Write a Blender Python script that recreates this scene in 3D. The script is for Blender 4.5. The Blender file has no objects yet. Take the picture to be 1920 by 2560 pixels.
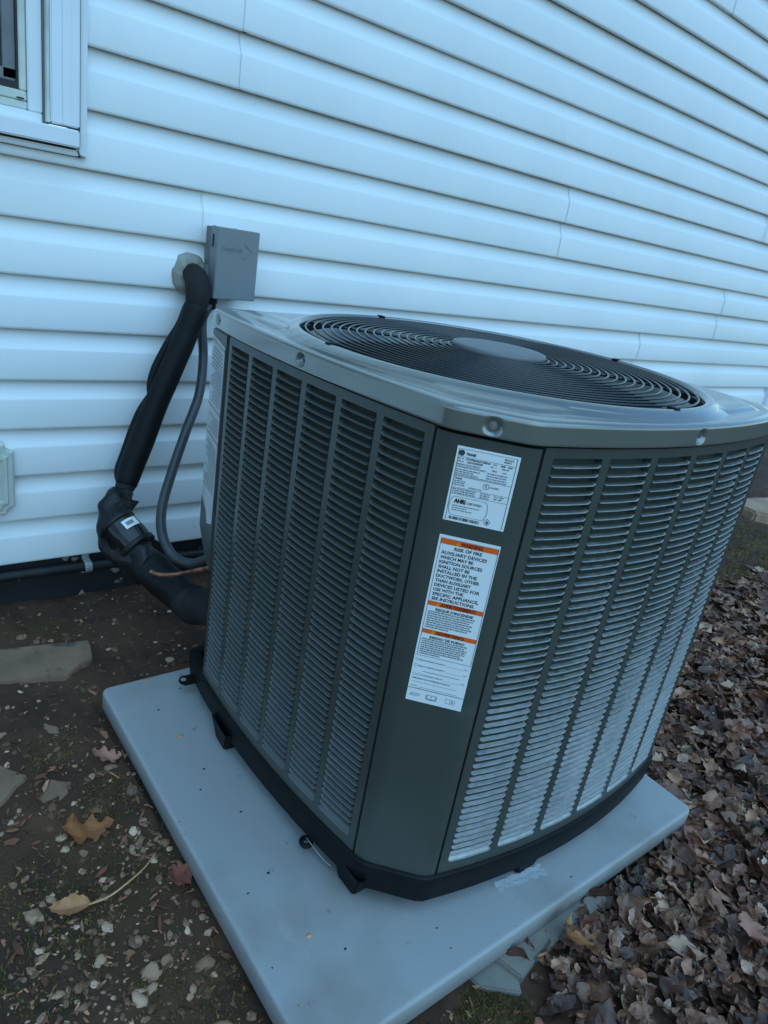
import bpy, bmesh, math, random
from mathutils import Vector, Matrix, noise
R = math.radians
random.seed(7)
scene = bpy.context.scene
C = scene.collection

# ------------------------------------------------------------------ camera
cam_d = bpy.data.cameras.new('camera'); cam = bpy.data.objects.new('camera', cam_d); C.objects.link(cam)
cam.location = (0.03607, -1.90221, 0.98333)
cam.rotation_euler = (R(68.5314), R(-9.2879), R(-37.7494))
cam_d.sensor_fit = 'HORIZONTAL'; cam_d.sensor_width = 36.0; cam_d.lens = 36.0 * 1754.24 / 1920.0
cam_d.clip_start = 0.02; cam_d.clip_end = 500
scene.camera = cam
# ------------------------------------------------------------------ sky, sun, exposure
SUN_EL, SUN_AZ = R(54), R(186)            # dusk haze: a wide soft source, high over the yard
world = bpy.data.worlds.new('World'); scene.world = world; world.use_nodes = True
nt = world.node_tree; nt.nodes.clear()
sky = nt.nodes.new('ShaderNodeTexSky'); sky.sky_type = 'NISHITA'; sky.sun_disc = False
sky.sun_elevation = SUN_EL; sky.sun_rotation = SUN_AZ; sky.ozone_density = 3.0; sky.air_density = 1.3; sky.dust_density = 0.3
hs = nt.nodes.new('ShaderNodeMix'); hs.data_type = 'RGBA'; hs.blend_type = 'MULTIPLY'; hs.inputs[0].default_value = 1.0
hs.inputs[7].default_value = (0.76, 1.03, 1.18, 1)
bg = nt.nodes.new('ShaderNodeBackground'); bg.inputs[1].default_value = 0.10
wo = nt.nodes.new('ShaderNodeOutputWorld')
nt.links.new(sky.outputs[0], hs.inputs[6]); nt.links.new(hs.outputs[2], bg.inputs[0]); nt.links.new(bg.outputs[0], wo.inputs[0])
sun_d = bpy.data.lights.new('sun', 'SUN'); sun_d.energy = 1.0; sun_d.angle = R(85); sun_d.color = (0.40, 0.76, 1.0)
sun = bpy.data.objects.new('sun', sun_d); C.objects.link(sun)
# Nishita: rotation 0 has the sun at +Y and turns clockwise seen from above
sd = Vector((math.sin(SUN_AZ) * math.cos(SUN_EL), math.cos(SUN_AZ) * math.cos(SUN_EL), math.sin(SUN_EL)))
sun.rotation_euler = (-sd).to_track_quat('-Z', 'Y').to_euler()
scene.view_settings.view_transform = 'Standard'; scene.view_settings.look = 'None'
scene.view_settings.exposure = 0.72; scene.view_settings.gamma = 1.0; scene.view_settings.use_curve_mapping = False

# ------------------------------------------------------------------ materials
MATS = {}
def mat(name, col, rough=0.5, col2=None, scale=8.0, fac=(0.35, 0.7), metal=0.0, spec=0.5, bump=0.0, bscale=60.0, detail=4.0, coat=0.0):
    m = bpy.data.materials.new(name); m.use_nodes = True; t = m.node_tree
    b = t.nodes['Principled BSDF']
    b.inputs['Base Color'].default_value = (*col, 1); b.inputs['Roughness'].default_value = rough
    b.inputs['Metallic'].default_value = metal; b.inputs['Specular IOR Level'].default_value = spec
    if coat: b.inputs['Coat Weight'].default_value = coat; b.inputs['Coat Roughness'].default_value = 0.12; b.inputs['Coat IOR'].default_value = 1.9
    tc = t.nodes.new('ShaderNodeTexCoord')
    if col2 is not None:
        n = t.nodes.new('ShaderNodeTexNoise'); n.inputs['Scale'].default_value = scale; n.inputs['Detail'].default_value = detail
        t.links.new(tc.outputs['Object'], n.inputs['Vector'])
        r = t.nodes.new('ShaderNodeValToRGB'); r.color_ramp.elements[0].position = fac[0]; r.color_ramp.elements[1].position = fac[1]
        r.color_ramp.elements[0].color = (*col, 1); r.color_ramp.elements[1].color = (*col2, 1)
        t.links.new(n.outputs['Fac'], r.inputs[0]); t.links.new(r.outputs[0], b.inputs['Base Color'])
    if bump:
        n2 = t.nodes.new('ShaderNodeTexNoise'); n2.inputs['Scale'].default_value = bscale; n2.inputs['Detail'].default_value = 5
        t.links.new(tc.outputs['Object'], n2.inputs['Vector'])
        bp = t.nodes.new('ShaderNodeBump'); bp.inputs['Strength'].default_value = bump; bp.inputs['Distance'].default_value = 0.004
        t.links.new(n2.outputs['Fac'], bp.inputs['Height']); t.links.new(bp.outputs[0], b.inputs['Normal'])
    MATS[name] = m
    return m
def add_spots(m, col, scale, lo, hi, detail=3.0, seedv=0.0):
    """own-shaped marks (paint flecks, dust, scuffs) mixed over the base colour"""
    t = m.node_tree; b = t.nodes['Principled BSDF']; inp = b.inputs['Base Color']
    tc = t.nodes.new('ShaderNodeTexCoord'); mp = t.nodes.new('ShaderNodeMapping'); mp.inputs['Location'].default_value = (seedv, seedv * 1.7, seedv * .6)
    n = t.nodes.new('ShaderNodeTexNoise'); n.inputs['Scale'].default_value = scale; n.inputs['Detail'].default_value = detail
    t.links.new(tc.outputs['Object'], mp.inputs[0]); t.links.new(mp.outputs[0], n.inputs['Vector'])
    r = t.nodes.new('ShaderNodeMapRange'); r.inputs[1].default_value = lo; r.inputs[2].default_value = hi
    t.links.new(n.outputs['Fac'], r.inputs[0])
    mx = t.nodes.new('ShaderNodeMix'); mx.data_type = 'RGBA'
    if inp.is_linked: t.links.new(inp.links[0].from_socket, mx.inputs[6])
    else: mx.inputs[6].default_value = inp.default_value
    mx.inputs[7].default_value = (*col, 1)
    t.links.new(r.outputs[0], mx.inputs[0]); t.links.new(mx.outputs[2], inp)

M_SIDING = mat('white_vinyl', (0.80, 0.81, 0.80), 0.42, (0.74, 0.76, 0.75), 2.2, (0.45, 0.75), bump=0.06, bscale=140)
add_spots(M_SIDING, (0.58, 0.58, 0.54), 3.1, 0.72, 0.98, 7.0, 3.3)
M_TRIM = mat('white_trim', (0.78, 0.80, 0.82), 0.35, (0.72, 0.75, 0.77), 6.0)
M_TRIMDIRTY = mat('aged_trim', (0.66, 0.68, 0.60), 0.5, (0.50, 0.52, 0.46), 14.0)
M_SEALANT = mat('grey_caulk', (0.16, 0.16, 0.14), 0.8)
M_GLASS = mat('dark_window_glass', (0.07, 0.065, 0.06), 0.08, spec=0.6)
M_SCREEN = mat('insect_screen', (0.17, 0.17, 0.165), 0.75, (0.21, 0.21, 0.205), 30.0)
M_BLACKFRAME = mat('black_gasket', (0.01, 0.01, 0.012), 0.5)
M_FOUND = mat('black_foundation_coating', (0.006, 0.007, 0.008), 0.7, (0.014, 0.015, 0.017), 12.0, bump=0.5, bscale=45)
add_spots(M_FOUND, (0.26, 0.22, 0.18), 24.0, 0.67, 0.70, 2.5, 1.3)
M_PIPE = mat('dark_conduit_pipe', (0.012, 0.012, 0.012), 0.5, (0.022, 0.022, 0.022), 20.0, spec=0.3)
M_STRAP = mat('galvanised_strap', (0.34, 0.35, 0.34), 0.55, (0.20, 0.20, 0.19), 50.0, metal=0.2)
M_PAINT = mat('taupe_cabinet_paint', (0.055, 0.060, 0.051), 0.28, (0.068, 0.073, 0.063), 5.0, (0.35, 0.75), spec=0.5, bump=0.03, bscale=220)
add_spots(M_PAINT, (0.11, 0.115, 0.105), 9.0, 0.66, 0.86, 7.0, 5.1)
M_SLAT = mat('taupe_louver_paint', (0.050, 0.056, 0.045), 0.36, (0.062, 0.068, 0.056), 12.0, (0.4, 0.7), spec=0.5)
def dust_light_mat(name, lo, hi, amount):
    """louver lips: patchy dust and dried splash, paler downwards, with skylight on the low rows painted in"""
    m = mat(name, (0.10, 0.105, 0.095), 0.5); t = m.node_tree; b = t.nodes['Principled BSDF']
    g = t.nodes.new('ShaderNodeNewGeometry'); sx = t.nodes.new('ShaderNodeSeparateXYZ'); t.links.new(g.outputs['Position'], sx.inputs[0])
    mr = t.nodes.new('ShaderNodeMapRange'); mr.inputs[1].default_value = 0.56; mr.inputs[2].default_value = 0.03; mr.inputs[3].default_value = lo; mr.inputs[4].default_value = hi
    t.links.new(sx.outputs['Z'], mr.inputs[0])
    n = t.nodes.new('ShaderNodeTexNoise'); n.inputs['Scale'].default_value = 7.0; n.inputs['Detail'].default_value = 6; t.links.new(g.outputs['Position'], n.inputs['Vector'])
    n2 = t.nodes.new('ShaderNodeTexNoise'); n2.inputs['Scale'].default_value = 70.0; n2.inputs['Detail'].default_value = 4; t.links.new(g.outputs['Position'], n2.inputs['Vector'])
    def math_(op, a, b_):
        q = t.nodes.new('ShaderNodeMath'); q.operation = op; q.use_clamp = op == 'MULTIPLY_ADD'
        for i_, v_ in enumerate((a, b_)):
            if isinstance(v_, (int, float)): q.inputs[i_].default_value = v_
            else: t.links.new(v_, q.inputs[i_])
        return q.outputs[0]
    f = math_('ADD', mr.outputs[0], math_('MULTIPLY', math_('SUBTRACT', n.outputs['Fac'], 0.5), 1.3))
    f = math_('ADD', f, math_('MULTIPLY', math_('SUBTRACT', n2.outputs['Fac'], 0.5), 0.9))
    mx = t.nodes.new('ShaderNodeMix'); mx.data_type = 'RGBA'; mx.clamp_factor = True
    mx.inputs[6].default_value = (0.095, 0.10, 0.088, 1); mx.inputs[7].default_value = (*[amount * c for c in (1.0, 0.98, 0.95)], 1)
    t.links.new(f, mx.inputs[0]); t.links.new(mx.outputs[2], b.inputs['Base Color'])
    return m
M_DUSTLIGHT = {'front': dust_light_mat('dusty_skylit_louver_lip', -0.05, 0.95, 0.52), 'left': dust_light_mat('faintly_dusty_shaded_louver_lip', -0.1, 0.70, 0.15)}  # front lips get paler dust than left: brighter sky on that side, painted in
M_LIP = mat('worn_louver_edge_glint', (0.20, 0.205, 0.19), 0.4, (0.30, 0.305, 0.29), 60.0)  # worn edge, with the thin sky highlight of the lip painted as paler colour
M_DUSTLIGHT['right'] = M_DUSTLIGHT['front']; M_DUSTLIGHT['back'] = M_DUSTLIGHT['left']
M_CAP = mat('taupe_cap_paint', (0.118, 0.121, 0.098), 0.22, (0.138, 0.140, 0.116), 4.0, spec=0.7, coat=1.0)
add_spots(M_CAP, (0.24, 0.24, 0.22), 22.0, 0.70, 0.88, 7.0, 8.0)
M_COIL = mat('dark_coil_fins', (0.006, 0.0065, 0.007), 0.7, (0.012, 0.010, 0.009), 40.0)
M_BASE = mat('black_base_plastic', (0.0035, 0.0038, 0.004), 0.55, (0.007, 0.007, 0.007), 30.0, spec=0.22)
M_WIRE = mat('coated_guard_wire', (0.014, 0.014, 0.014), 0.2, spec=0.65)
M_HUB = mat('hub_cap_grey', (0.15, 0.15, 0.15), 0.42, (0.17, 0.17, 0.17), 30.0)
M_BLADE = mat('fan_blade_metal', (0.025, 0.026, 0.028), 0.45)
M_SHROUD = mat('black_shroud', (0.004, 0.0045, 0.005), 0.6)
M_SCREW = mat('zinc_screw', (0.32, 0.33, 0.32), 0.35, metal=0.8)
M_PAD = mat('grey_pad_plastic', (0.320, 0.318, 0.308), 0.5, (0.355, 0.352, 0.342), 2.5, (0.3, 0.75), bump=0.12, bscale=260)
add_spots(M_PAD, (0.22, 0.19, 0.15), 4.2, 0.52, 0.84, 8.0, 4.0)
add_spots(M_PAD, (0.17, 0.145, 0.12), 34.0, 0.69, 0.80, 6.0, 9.0)
add_spots(M_PAD, (0.40, 0.39, 0.37), 9.0, 0.60, 0.85, 9.0, 12.0)
M_PAPER = mat('white_label', (0.80, 0.80, 0.78), 0.4)
M_PAPER2 = mat('weathered_label', (0.55, 0.56, 0.55), 0.45, (0.40, 0.42, 0.42), 22.0)
M_INK = mat('black_ink', (0.012, 0.012, 0.012), 0.5)
M_GREYINK = mat('grey_ink', (0.22, 0.23, 0.24), 0.5)
M_ORANGE = mat('orange_ink', (0.85, 0.13, 0.012), 0.4)
M_FADED = mat('faded_orange_ink', (0.42, 0.20, 0.12), 0.5, (0.50, 0.36, 0.28), 30.0)
M_DKRED = mat('dark_red_ink', (0.16, 0.012, 0.006), 0.5)
M_YELLOW = mat('yellow_ink', (0.85, 0.45, 0.03), 0.45)
M_BOX = mat('grey_box_enamel', (0.195, 0.215, 0.22), 0.4, (0.215, 0.235, 0.24), 9.0)
M_BOXSIDE = mat('grey_box_back', (0.15, 0.155, 0.155), 0.5, (0.20, 0.19, 0.17), 30.0)
M_FOAM = mat('black_foam_sleeve', (0.0045, 0.0045, 0.0045), 0.6, (0.008, 0.008, 0.008), 14.0, spec=0.25, bump=0.25, bscale=60)
M_FOAM2 = mat('charcoal_foam_elbow', (0.016, 0.014, 0.014), 0.75, (0.026, 0.022, 0.022), 18.0, spec=0.25, bump=0.2, bscale=80)
M_TAPE = mat('black_wrap_tape', (0.006, 0.006, 0.006), 0.45, (0.017, 0.017, 0.017), 16.0, spec=0.35, bump=0.5, bscale=26)
M_GLOSSBLK = mat('glossy_black_tape', (0.008, 0.008, 0.009), 0.15)
M_WHIP = mat('grey_liquidtight_conduit', (0.030, 0.032, 0.034), 0.38, (0.044, 0.046, 0.048), 26.0)
M_COPPER = mat('tarnished_copper', (0.50, 0.20, 0.11), 0.38, (0.13, 0.07, 0.05), 34.0, (0.45, 0.62), metal=0.7)
M_PUTTY = mat('grey_duct_putty', (0.26, 0.25, 0.21), 0.7, (0.34, 0.33, 0.28), 30.0, bump=0.4, bscale=40)
M_SLATE = mat('grey_slate', (0.18, 0.105, 0.062), 0.8, (0.27, 0.155, 0.095), 12.0, bump=0.6, bscale=40)
add_spots(M_SLATE, (0.05, 0.045, 0.04), 15.0, 0.60, 0.70, 4.0, 2.0)
M_CONC = mat('pale_concrete', (0.42, 0.27, 0.17), 0.85, (0.26, 0.17, 0.11), 9.0, bump=0.6, bscale=50)
M_BLOCK = mat('grey_shim_block', (0.19, 0.17, 0.14), 0.7, (0.25, 0.22, 0.18), 14.0, bump=0.2, bscale=90)
M_CLEAR = mat('clear_plastic_film', (0.75, 0.80, 0.85), 0.28)
M_CLEAR.node_tree.nodes['Principled BSDF'].inputs['Alpha'].default_value = 0.22
M_TWIG = mat('dry_twig', (0.62, 0.32, 0.15), 0.8, (0.40, 0.20, 0.10), 30.0)

WARM = (3.2, 1.8, 1.25)      # dry organic matter and limestone are strongly warm; the dusk light is what makes them look grey
def ramp_mat(name, cols, source, rough=0.75, nscale=30.0, dark=0.55):
    """colour picked per object or per loose piece from a ramp, with fine mottling on top"""
    m = bpy.data.materials.new(name); m.use_nodes = True; t = m.node_tree; b = t.nodes['Principled BSDF']
    b.inputs['Roughness'].default_value = rough
    if source == 'object': s = t.nodes.new('ShaderNodeObjectInfo').outputs['Random']
    else: s = t.nodes.new('ShaderNodeNewGeometry').outputs['Random Per Island']
    r = t.nodes.new('ShaderNodeValToRGB'); r.color_ramp.interpolation = 'LINEAR'
    els = r.color_ramp.elements
    while len(els) < len(cols): els.new(0.5)
    cols = [tuple(min(.8, a * b) for a, b in zip(c, WARM)) for c in cols]
    for i, c in enumerate(cols): els[i].position = i / (len(cols) - 1); els[i].color = (*c, 1)
    t.links.new(s, r.inputs[0])
    tc = t.nodes.new('ShaderNodeTexCoord'); n = t.nodes.new('ShaderNodeTexNoise'); n.inputs['Scale'].default_value = nscale; n.inputs['Detail'].default_value = 5
    t.links.new(tc.outputs['Object'], n.inputs['Vector'])
    mr = t.nodes.new('ShaderNodeMapRange'); mr.inputs[1].default_value = 0.3; mr.inputs[2].default_value = 0.7; mr.inputs[3].default_value = dark; mr.inputs[4].default_value = 1.15
    t.links.new(n.outputs['Fac'], mr.inputs[0])
    mx = t.nodes.new('ShaderNodeMix'); mx.data_type = 'RGBA'; mx.blend_type = 'MULTIPLY'; mx.inputs[0].default_value = 1.0
    t.links.new(r.outputs[0], mx.inputs[6]); t.links.new(mr.outputs[0], mx.inputs[7]); t.links.new(mx.outputs[2], b.inputs['Base Color'])
    return m
LEAFC = [(0.070, 0.040, 0.030), (0.013, 0.009, 0.008), (0.125, 0.080, 0.062), (0.028, 0.018, 0.016), (0.175, 0.125, 0.098), (0.050, 0.030, 0.026), (0.21, 0.16, 0.13), (0.020, 0.012, 0.011), (0.098, 0.056, 0.042), (0.060, 0.036, 0.028), (0.24, 0.225, 0.205), (0.030, 0.019, 0.017), (0.040, 0.026, 0.024), (0.15, 0.098, 0.075), (0.018, 0.012, 0.011)]
LEAFC = [(0.85 * a, 0.98 * b, 0.98 * c) for a, b, c in LEAFC]
M_LEAF1 = ramp_mat('dead_leaf', LEAFC, 'object', 0.45, 45)
M_LEAFN = ramp_mat('leaf_litter', LEAFC, 'island', 0.48, 45)
PEBC = [(0.055, 0.048, 0.036), (0.17, 0.175, 0.145), (0.04, 0.032, 0.024), (0.25, 0.28, 0.26), (0.085, 0.075, 0.055), (0.055, 0.042, 0.03), (0.11, 0.105, 0.08)]
M_PEB1 = ramp_mat('pebble_stone', PEBC, 'object', 0.7, 60)
M_PEBN = ramp_mat('gravel_stone', PEBC, 'island', 0.7, 60)
M_CHIPN = ramp_mat('wood_chips', [(0.03, 0.02, 0.014), (0.06, 0.036, 0.024), (0.13, 0.09, 0.062), (0.035, 0.022, 0.015), (0.19, 0.15, 0.11), (0.02, 0.014, 0.010), (0.08, 0.05, 0.034)], 'island', 0.8, 60)
def leafcol(name, c, c2): return mat(name, c, 0.6, c2, 40.0)

# ------------------------------------------------------------------ mesh helpers
def raw(name, verts, faces, smooth=False):
    me = bpy.data.meshes.new(name); me.from_pydata([tuple(v) for v in verts], [], faces); me.update()
    if smooth: me.polygons.foreach_set('use_smooth', [True] * len(me.polygons))
    return me
def obj(name, me, m, parent=None, loc=(0, 0, 0), rot=None):
    o = bpy.data.objects.new(name, me); C.objects.link(o)
    if m is not None and me is not None and len(me.materials) == 0: me.materials.append(m)
    o.location = loc
    if rot: o.rotation_euler = rot
    if parent: o.parent = parent
    return o
def thing(name, label, cat, loc=(0, 0, 0), rz=0, group=None):
    o = bpy.data.objects.new(name, None); C.objects.link(o); o.location = loc; o.rotation_euler = (0, 0, rz); o.empty_display_size = 0.05
    return tag(o, label, cat, group)
def tag(o, label, cat, group=None):
    o['label'] = label; o['category'] = cat
    if group: o['group'] = group
    return o
def struct(o): o['kind'] = 'structure'; return o
def stuff(o): o['kind'] = 'stuff'; return o
class MB:
    """collects shapes; verts in the coordinates of the parent unless origin is given"""
    def __init__(s): s.v = []; s.f = []
    def add(s, v, f):
        k = len(s.v); s.v += [tuple(p) for p in v]; s.f += [tuple(i + k for i in q) for q in f]
    def box(s, a, b, M=None):
        v = [Vector((x, y, z)) for x in (a[0], b[0]) for y in (a[1], b[1]) for z in (a[2], b[2])]
        if M is not None: v = [M @ p for p in v]
        s.add(v, [(0, 1, 3, 2), (4, 6, 7, 5), (0, 4, 5, 1), (2, 3, 7, 6), (0, 2, 6, 4), (1, 5, 7, 3)])
    def build(s, name, m, parent=None, smooth=False, org=(0, 0, 0), bevel=0.0, recalc=True, bseg=2):
        org = Vector(org)
        me = raw(name, [Vector(p) - org for p in s.v], s.f, smooth)
        if bevel or recalc:
            bm = bmesh.new(); bm.from_mesh(me)
            if recalc: bmesh.ops.recalc_face_normals(bm, faces=bm.faces)
            if bevel:
                ed = [e for e in bm.edges if len(e.link_faces) == 2 and e.calc_face_angle(0) > 0.5]
                bmesh.ops.bevel(bm, geom=ed, offset=bevel, segments=bseg, affect='EDGES', clamp_overlap=True)
            bm.to_mesh(me); bm.free()
            if smooth: me.polygons.foreach_set('use_smooth', [True] * len(me.polygons))
        return obj(name, me, m, parent, org if parent is None else (0, 0, 0))
def loft(mb, rings, closed=True, cap0=False, cap1=False):
    n = len(rings[0]); v = [p for r in rings for p in r]; f = []
    for i in range(len(rings) - 1):
        for j in range(n if closed else n - 1):
            a, b = i * n + j, i * n + (j + 1) % n
            f.append((a, b, b + n, a + n))
    if cap0: f.append(tuple(range(n - 1, -1, -1)))
    if cap1: f.append(tuple(range((len(rings) - 1) * n, len(rings) * n)))
    mb.add(v, f)
def catmull(pts, sub):
    pts = [Vector(p) for p in pts]; out = []
    for i in range(len(pts) - 1):
        p0 = pts[max(i - 1, 0)]; p1 = pts[i]; p2 = pts[i + 1]; p3 = pts[min(i + 2, len(pts) - 1)]
        for k in range(sub):
            t = k / sub
            out.append(0.5 * ((2 * p1) + (p2 - p0) * t + (2 * p0 - 5 * p1 + 4 * p2 - p3) * t * t + (3 * p1 - p0 - 3 * p2 + p3) * t ** 3))
    out.append(pts[-1]); return out
def lerp_list(vals, t):
    x = t * (len(vals) - 1); i = min(int(x), len(vals) - 2); return vals[i] + (vals[i + 1] - vals[i]) * (x - i)
def tube(mb, pts, rad, seg=16, sub=6, caps=True, wob=0.0, wfreq=30.0, closed=False):
    P = catmull(pts, sub) if sub > 1 else [Vector(p) for p in pts]
    rads = rad if isinstance(rad, (list, tuple)) else [rad, rad]
    rings = []; nrm = None
    for i, p in enumerate(P):
        d = (P[min(i + 1, len(P) - 1)] - P[max(i - 1, 0)]).normalized()
        if nrm is None: nrm = d.orthogonal().normalized()
        nrm = (nrm - d * nrm.dot(d)).normalized(); bn = d.cross(nrm)
        r = lerp_list(rads, i / (len(P) - 1)); ring = []
        for k in range(seg):
            a = 2 * math.pi * k / seg; q = nrm * math.cos(a) + bn * math.sin(a); rr = r
            if wob: rr *= 1 + wob * noise.noise((p + q * r) * wfreq)
            ring.append(p + q * rr)
        rings.append(ring)
    loft(mb, rings, True, caps, caps)
def disc(mb, c, n, r, seg=24, h=0.0, dome=0.0):
    n = Vector(n).normalized(); a = n.orthogonal().normalized(); b = n.cross(a); c = Vector(c)
    ring = lambda rr, hh: [c + n * hh + (a * math.cos(2 * math.pi * k / seg) + b * math.sin(2 * math.pi * k / seg)) * rr for k in range(seg)]
    rr = [ring(r, 0.0), ring(r, h)] if h else [ring(r, 0.0)]
    rr += [ring(r * 0.92, h + dome * 0.4), ring(r * 0.5, h + dome * 0.9), ring(r * 0.05, h + dome)]
    loft(mb, rr, True, False, True)
def revolve(mb, c, prof, seg=32, axis='z'):
    c = Vector(c); rings = []
    for r, z in prof:
        ring = []
        for k in range(seg):
            a = 2 * math.pi * k / seg
            ring.append(c + Vector((r * math.cos(a), r * math.sin(a), z)))
        rings.append(ring)
    loft(mb, rings)

# ------------------------------------------------------------------ ground
PAD_Z = -0.105
def gz(x, y):
    z = -0.137 + 0.027 * max(y, -2.2)
    z += 0.010 * noise.noise(Vector((x * 2.1, y * 2.1, 0.3))) + 0.008 * noise.noise(Vector((x * 9, y * 9, 1.7))) + 0.0050 * noise.noise(Vector((x * 28, y * 28, 4.0))) + 0.0030 * noise.noise(Vector((x * 62, y * 62, 8.0)))
    return z
PADA = Vector((0.491, -0.498)); PADYAW = R(-0.57); PADW, PADD = 1.024, 0.958
def in_pad(x, y, m=0.0):
    dx, dy = x - PADA.x, y - PADA.y; c, s = math.cos(PADYAW), math.sin(PADYAW)
    a, b = dx * c + dy * s, -(-dx * s + dy * c)
    return -m < a < PADW + m and -m < b < PADD + m
mb = MB()
xs = [-40, -15, -6, -3, -1.6, -0.8] + [-0.4 + 0.02 * i for i in range(20)] + [0.009 * i for i in range(100)] + [0.9 + 0.02 * i for i in range(113)] + [3.15 + .05 * i for i in range(50)] + [5.8, 6.6, 8, 12, 20, 40]
ys = [-40, -18, -9, -5.5, -4, -3.2, -2.8] + [-2.5 + 0.02 * i for i in range(45)] + [-1.6 + 0.01 * i for i in range(168)] + [1.5, 5, 12, 40]
vv = []
for y in ys:
    for x in xs:
        z = gz(x, y)
        if in_pad(x, y, 0.01): z = min(z, -0.166)
        if y > 0.2: z = -0.15
        vv.append((x, y, z))
ff = [(j * len(xs) + i, j * len(xs) + i + 1, (j + 1) * len(xs) + i + 1, (j + 1) * len(xs) + i) for j in range(len(ys) - 1) for i in range(len(xs) - 1)]
mb.add(vv, ff)
M_SOIL = mat('damp_soil', (0.040, 0.018, 0.0085), 0.95, (0.098, 0.044, 0.021), 7.0, (0.3, 0.72), bump=1.0, bscale=55, detail=8)
add_spots(M_SOIL, (0.062, 0.036, 0.009), 3.2, 0.56, 0.78, 6.0, 6.0)
add_spots(M_SOIL, (0.20, 0.10, 0.055), 48.0, 0.62, 0.72, 3.0, 2.0)
ground = struct(mb.build('ground', M_SOIL, None, True, recalc=False))

# ------------------------------------------------------------------ house wall: siding panels, foundation, corner
K = 0.127
XL, XR = -2.2, 4.64
PROF = [(-0.001, 0.006), (-0.001, -0.0060), (0.0015, -0.0078), (0.006, -0.0082), (0.59, None), (0.612, -0.0066), (0.640, -0.0042), (0.69, 0.0004), (0.77, 0.0058), (0.87, 0.0098), (1.0, 0.0116)]
house = thing('house', 'white clapboard house wall on a black coated foundation behind the air conditioner', 'house', (0, 0, 0))
def course_pts(z0, ztop=None):
    out = []
    for a, y in PROF:
        z = z0 + (a if abs(a) < 0.05 else a * K)
        if y is None: y = -0.0076
        out.append((z, y))
    out.append((z0 + K + 0.004, 0.0115))
    return out
def siding(x0, x1, k0, k1, lift, ztop=None, skew=0.0):
    m = MB(); lines = []
    for k in range(k0, k1): lines.append(course_pts(k * K))
    n = max(2, int((x1 - x0) / 0.16))
    for pts in lines:
        if ztop is not None: pts = [(min(z, ztop), y) for z, y in pts]
        rings = []
        for i in range(n + 1):
            x = x0 + (x1 - x0) * i / n
            w = 0.0013 * noise.noise(Vector((x * 1.7, pts[0][0] * 5, 2.2)))
            lf = lift
            rings.append([Vector((x + (skew * (z - pts[0][0]) if i in (0,) else 0), y - lf + w, z)) for z, y in pts])
        loft(m, rings, False)
    return m.build('siding_panel', M_SIDING, house, True, recalc=False)
def sharpen(o, ang=0.7):
    me = o.data; me.polygons.foreach_set('use_smooth', [True] * len(me.polygons))
    bm = bmesh.new(); bm.from_mesh(me)
    for e in bm.edges:
        if len(e.link_faces) == 2 and e.calc_face_angle(0) > ang: e.smooth = False
    bm.to_mesh(me); bm.free()
SEAMS = {0: [2.9], 2: [1.95], 4: [3.115], 6: [0.893, 3.765], 8: [2.362], 10: [0.967, 3.95], 12: [4.35], 14: [1.35], 16: [3.085], 18: [2.1], 20: [4.1], 22: [2.6], 24: [0.9], 26: [2.2]}
WX = 0.583                                                        # right side of the window's trim
for k in range(0, 28, 2):
    cuts = [XL] + SEAMS[k] + [XR]
    if 10 <= k < 20:
        cuts = [WX] + [c for c in SEAMS[k] if c > WX + .05] + [XR]
    if k == 8: cuts = [WX + 0.0, 2.362, XR]
    for i in range(len(cuts) - 1):
        x0, x1 = cuts[i], cuts[i + 1]
        top = i % 2
        o = siding(x0 - 0.0, x1 + (0.012 if i < len(cuts) - 2 else 0), k, k + 2, 0.0022 * i)
        sharpen(o)
o = siding(XL, WX, 8, 9, 0.0, ztop=1.036); sharpen(o)
o = siding(XL, -0.55, 9, 20, 0.0); sharpen(o)
mb = MB(); mb.box((XL, 0.014, -0.8), (XR, 0.22, 0.012)); mb.build('foundation', M_FOUND, house)
mb = MB(); mb.box((XL, 0.016, 0.013), (-0.46, 0.10, 3.6)); mb.box((WX - 0.002, 0.016, 0.013), (XR, 0.10, 3.6)); mb.box((-0.46, 0.016, 0.013), (WX - 0.002, 0.10, 1.04)); mb.box((-0.46, 0.016, 2.3), (WX - 0.002, 0.10, 3.6))
mb.build('sheathing', M_BLACKFRAME, house)
mb = MB(); mb.box((XR + 0.001, -0.026, 0.0), (XR + 0.075, 0.07, 3.6)); mb.box((XR + 0.03, 0.071, 0.0), (XR + 0.075, 4.5, 3.6)); mb.build('corner_post', M_TRIM, house, bevel=0.004)
mb = MB(); mb.box((XR + 0.02, 0.221, -0.8), (XR + 0.07, 4.5, -0.001)); mb.build('foundation', M_FOUND, house)

# ------------------------------------------------------------------ window
win = thing('window', 'white framed window with dark glass above the siding at upper left', 'window', (0.1, 0, 1.04))
def wpart(name, boxes, m, bevel=0.0015, parent=win):
    b = MB()
    for a, c in boxes: b.box(a, c)
    return b.build(name, m, parent, org=(0.1, 0, 1.04), bevel=bevel)
wx0 = -0.45
wpart('side_trim', [((0.511, -0.0345, 1.0955), (0.5725, 0.03, 2.25))], M_TRIM, 0.003)
wpart('side_trim_step', [((0.535, -0.0365, 1.097), (0.553, -0.0345, 2.249))], M_TRIM, 0.0008)
wpart('j_channel', [((0.5745, -0.0215, 1.040), (0.592, 0.004, 2.25))], M_TRIM, 0.0015)
wpart('caulk_line', [((0.5727, -0.030, 1.06), (0.5744, 0.0, 2.25))], M_SEALANT, 0)
wpart('sill_trim', [((wx0, -0.046, 1.0545), (0.5695, 0.03, 1.0905))], M_TRIM, 0.003)
wpart('under_channel', [((wx0, -0.0225, 1.0375), (0.5735, 0.0, 1.050))], M_TRIM, 0.002)
wpart('shadow_gap', [((wx0, -0.018, 1.0502), (0.569, 0.0, 1.0543))], M_BLACKFRAME, 0)
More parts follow.
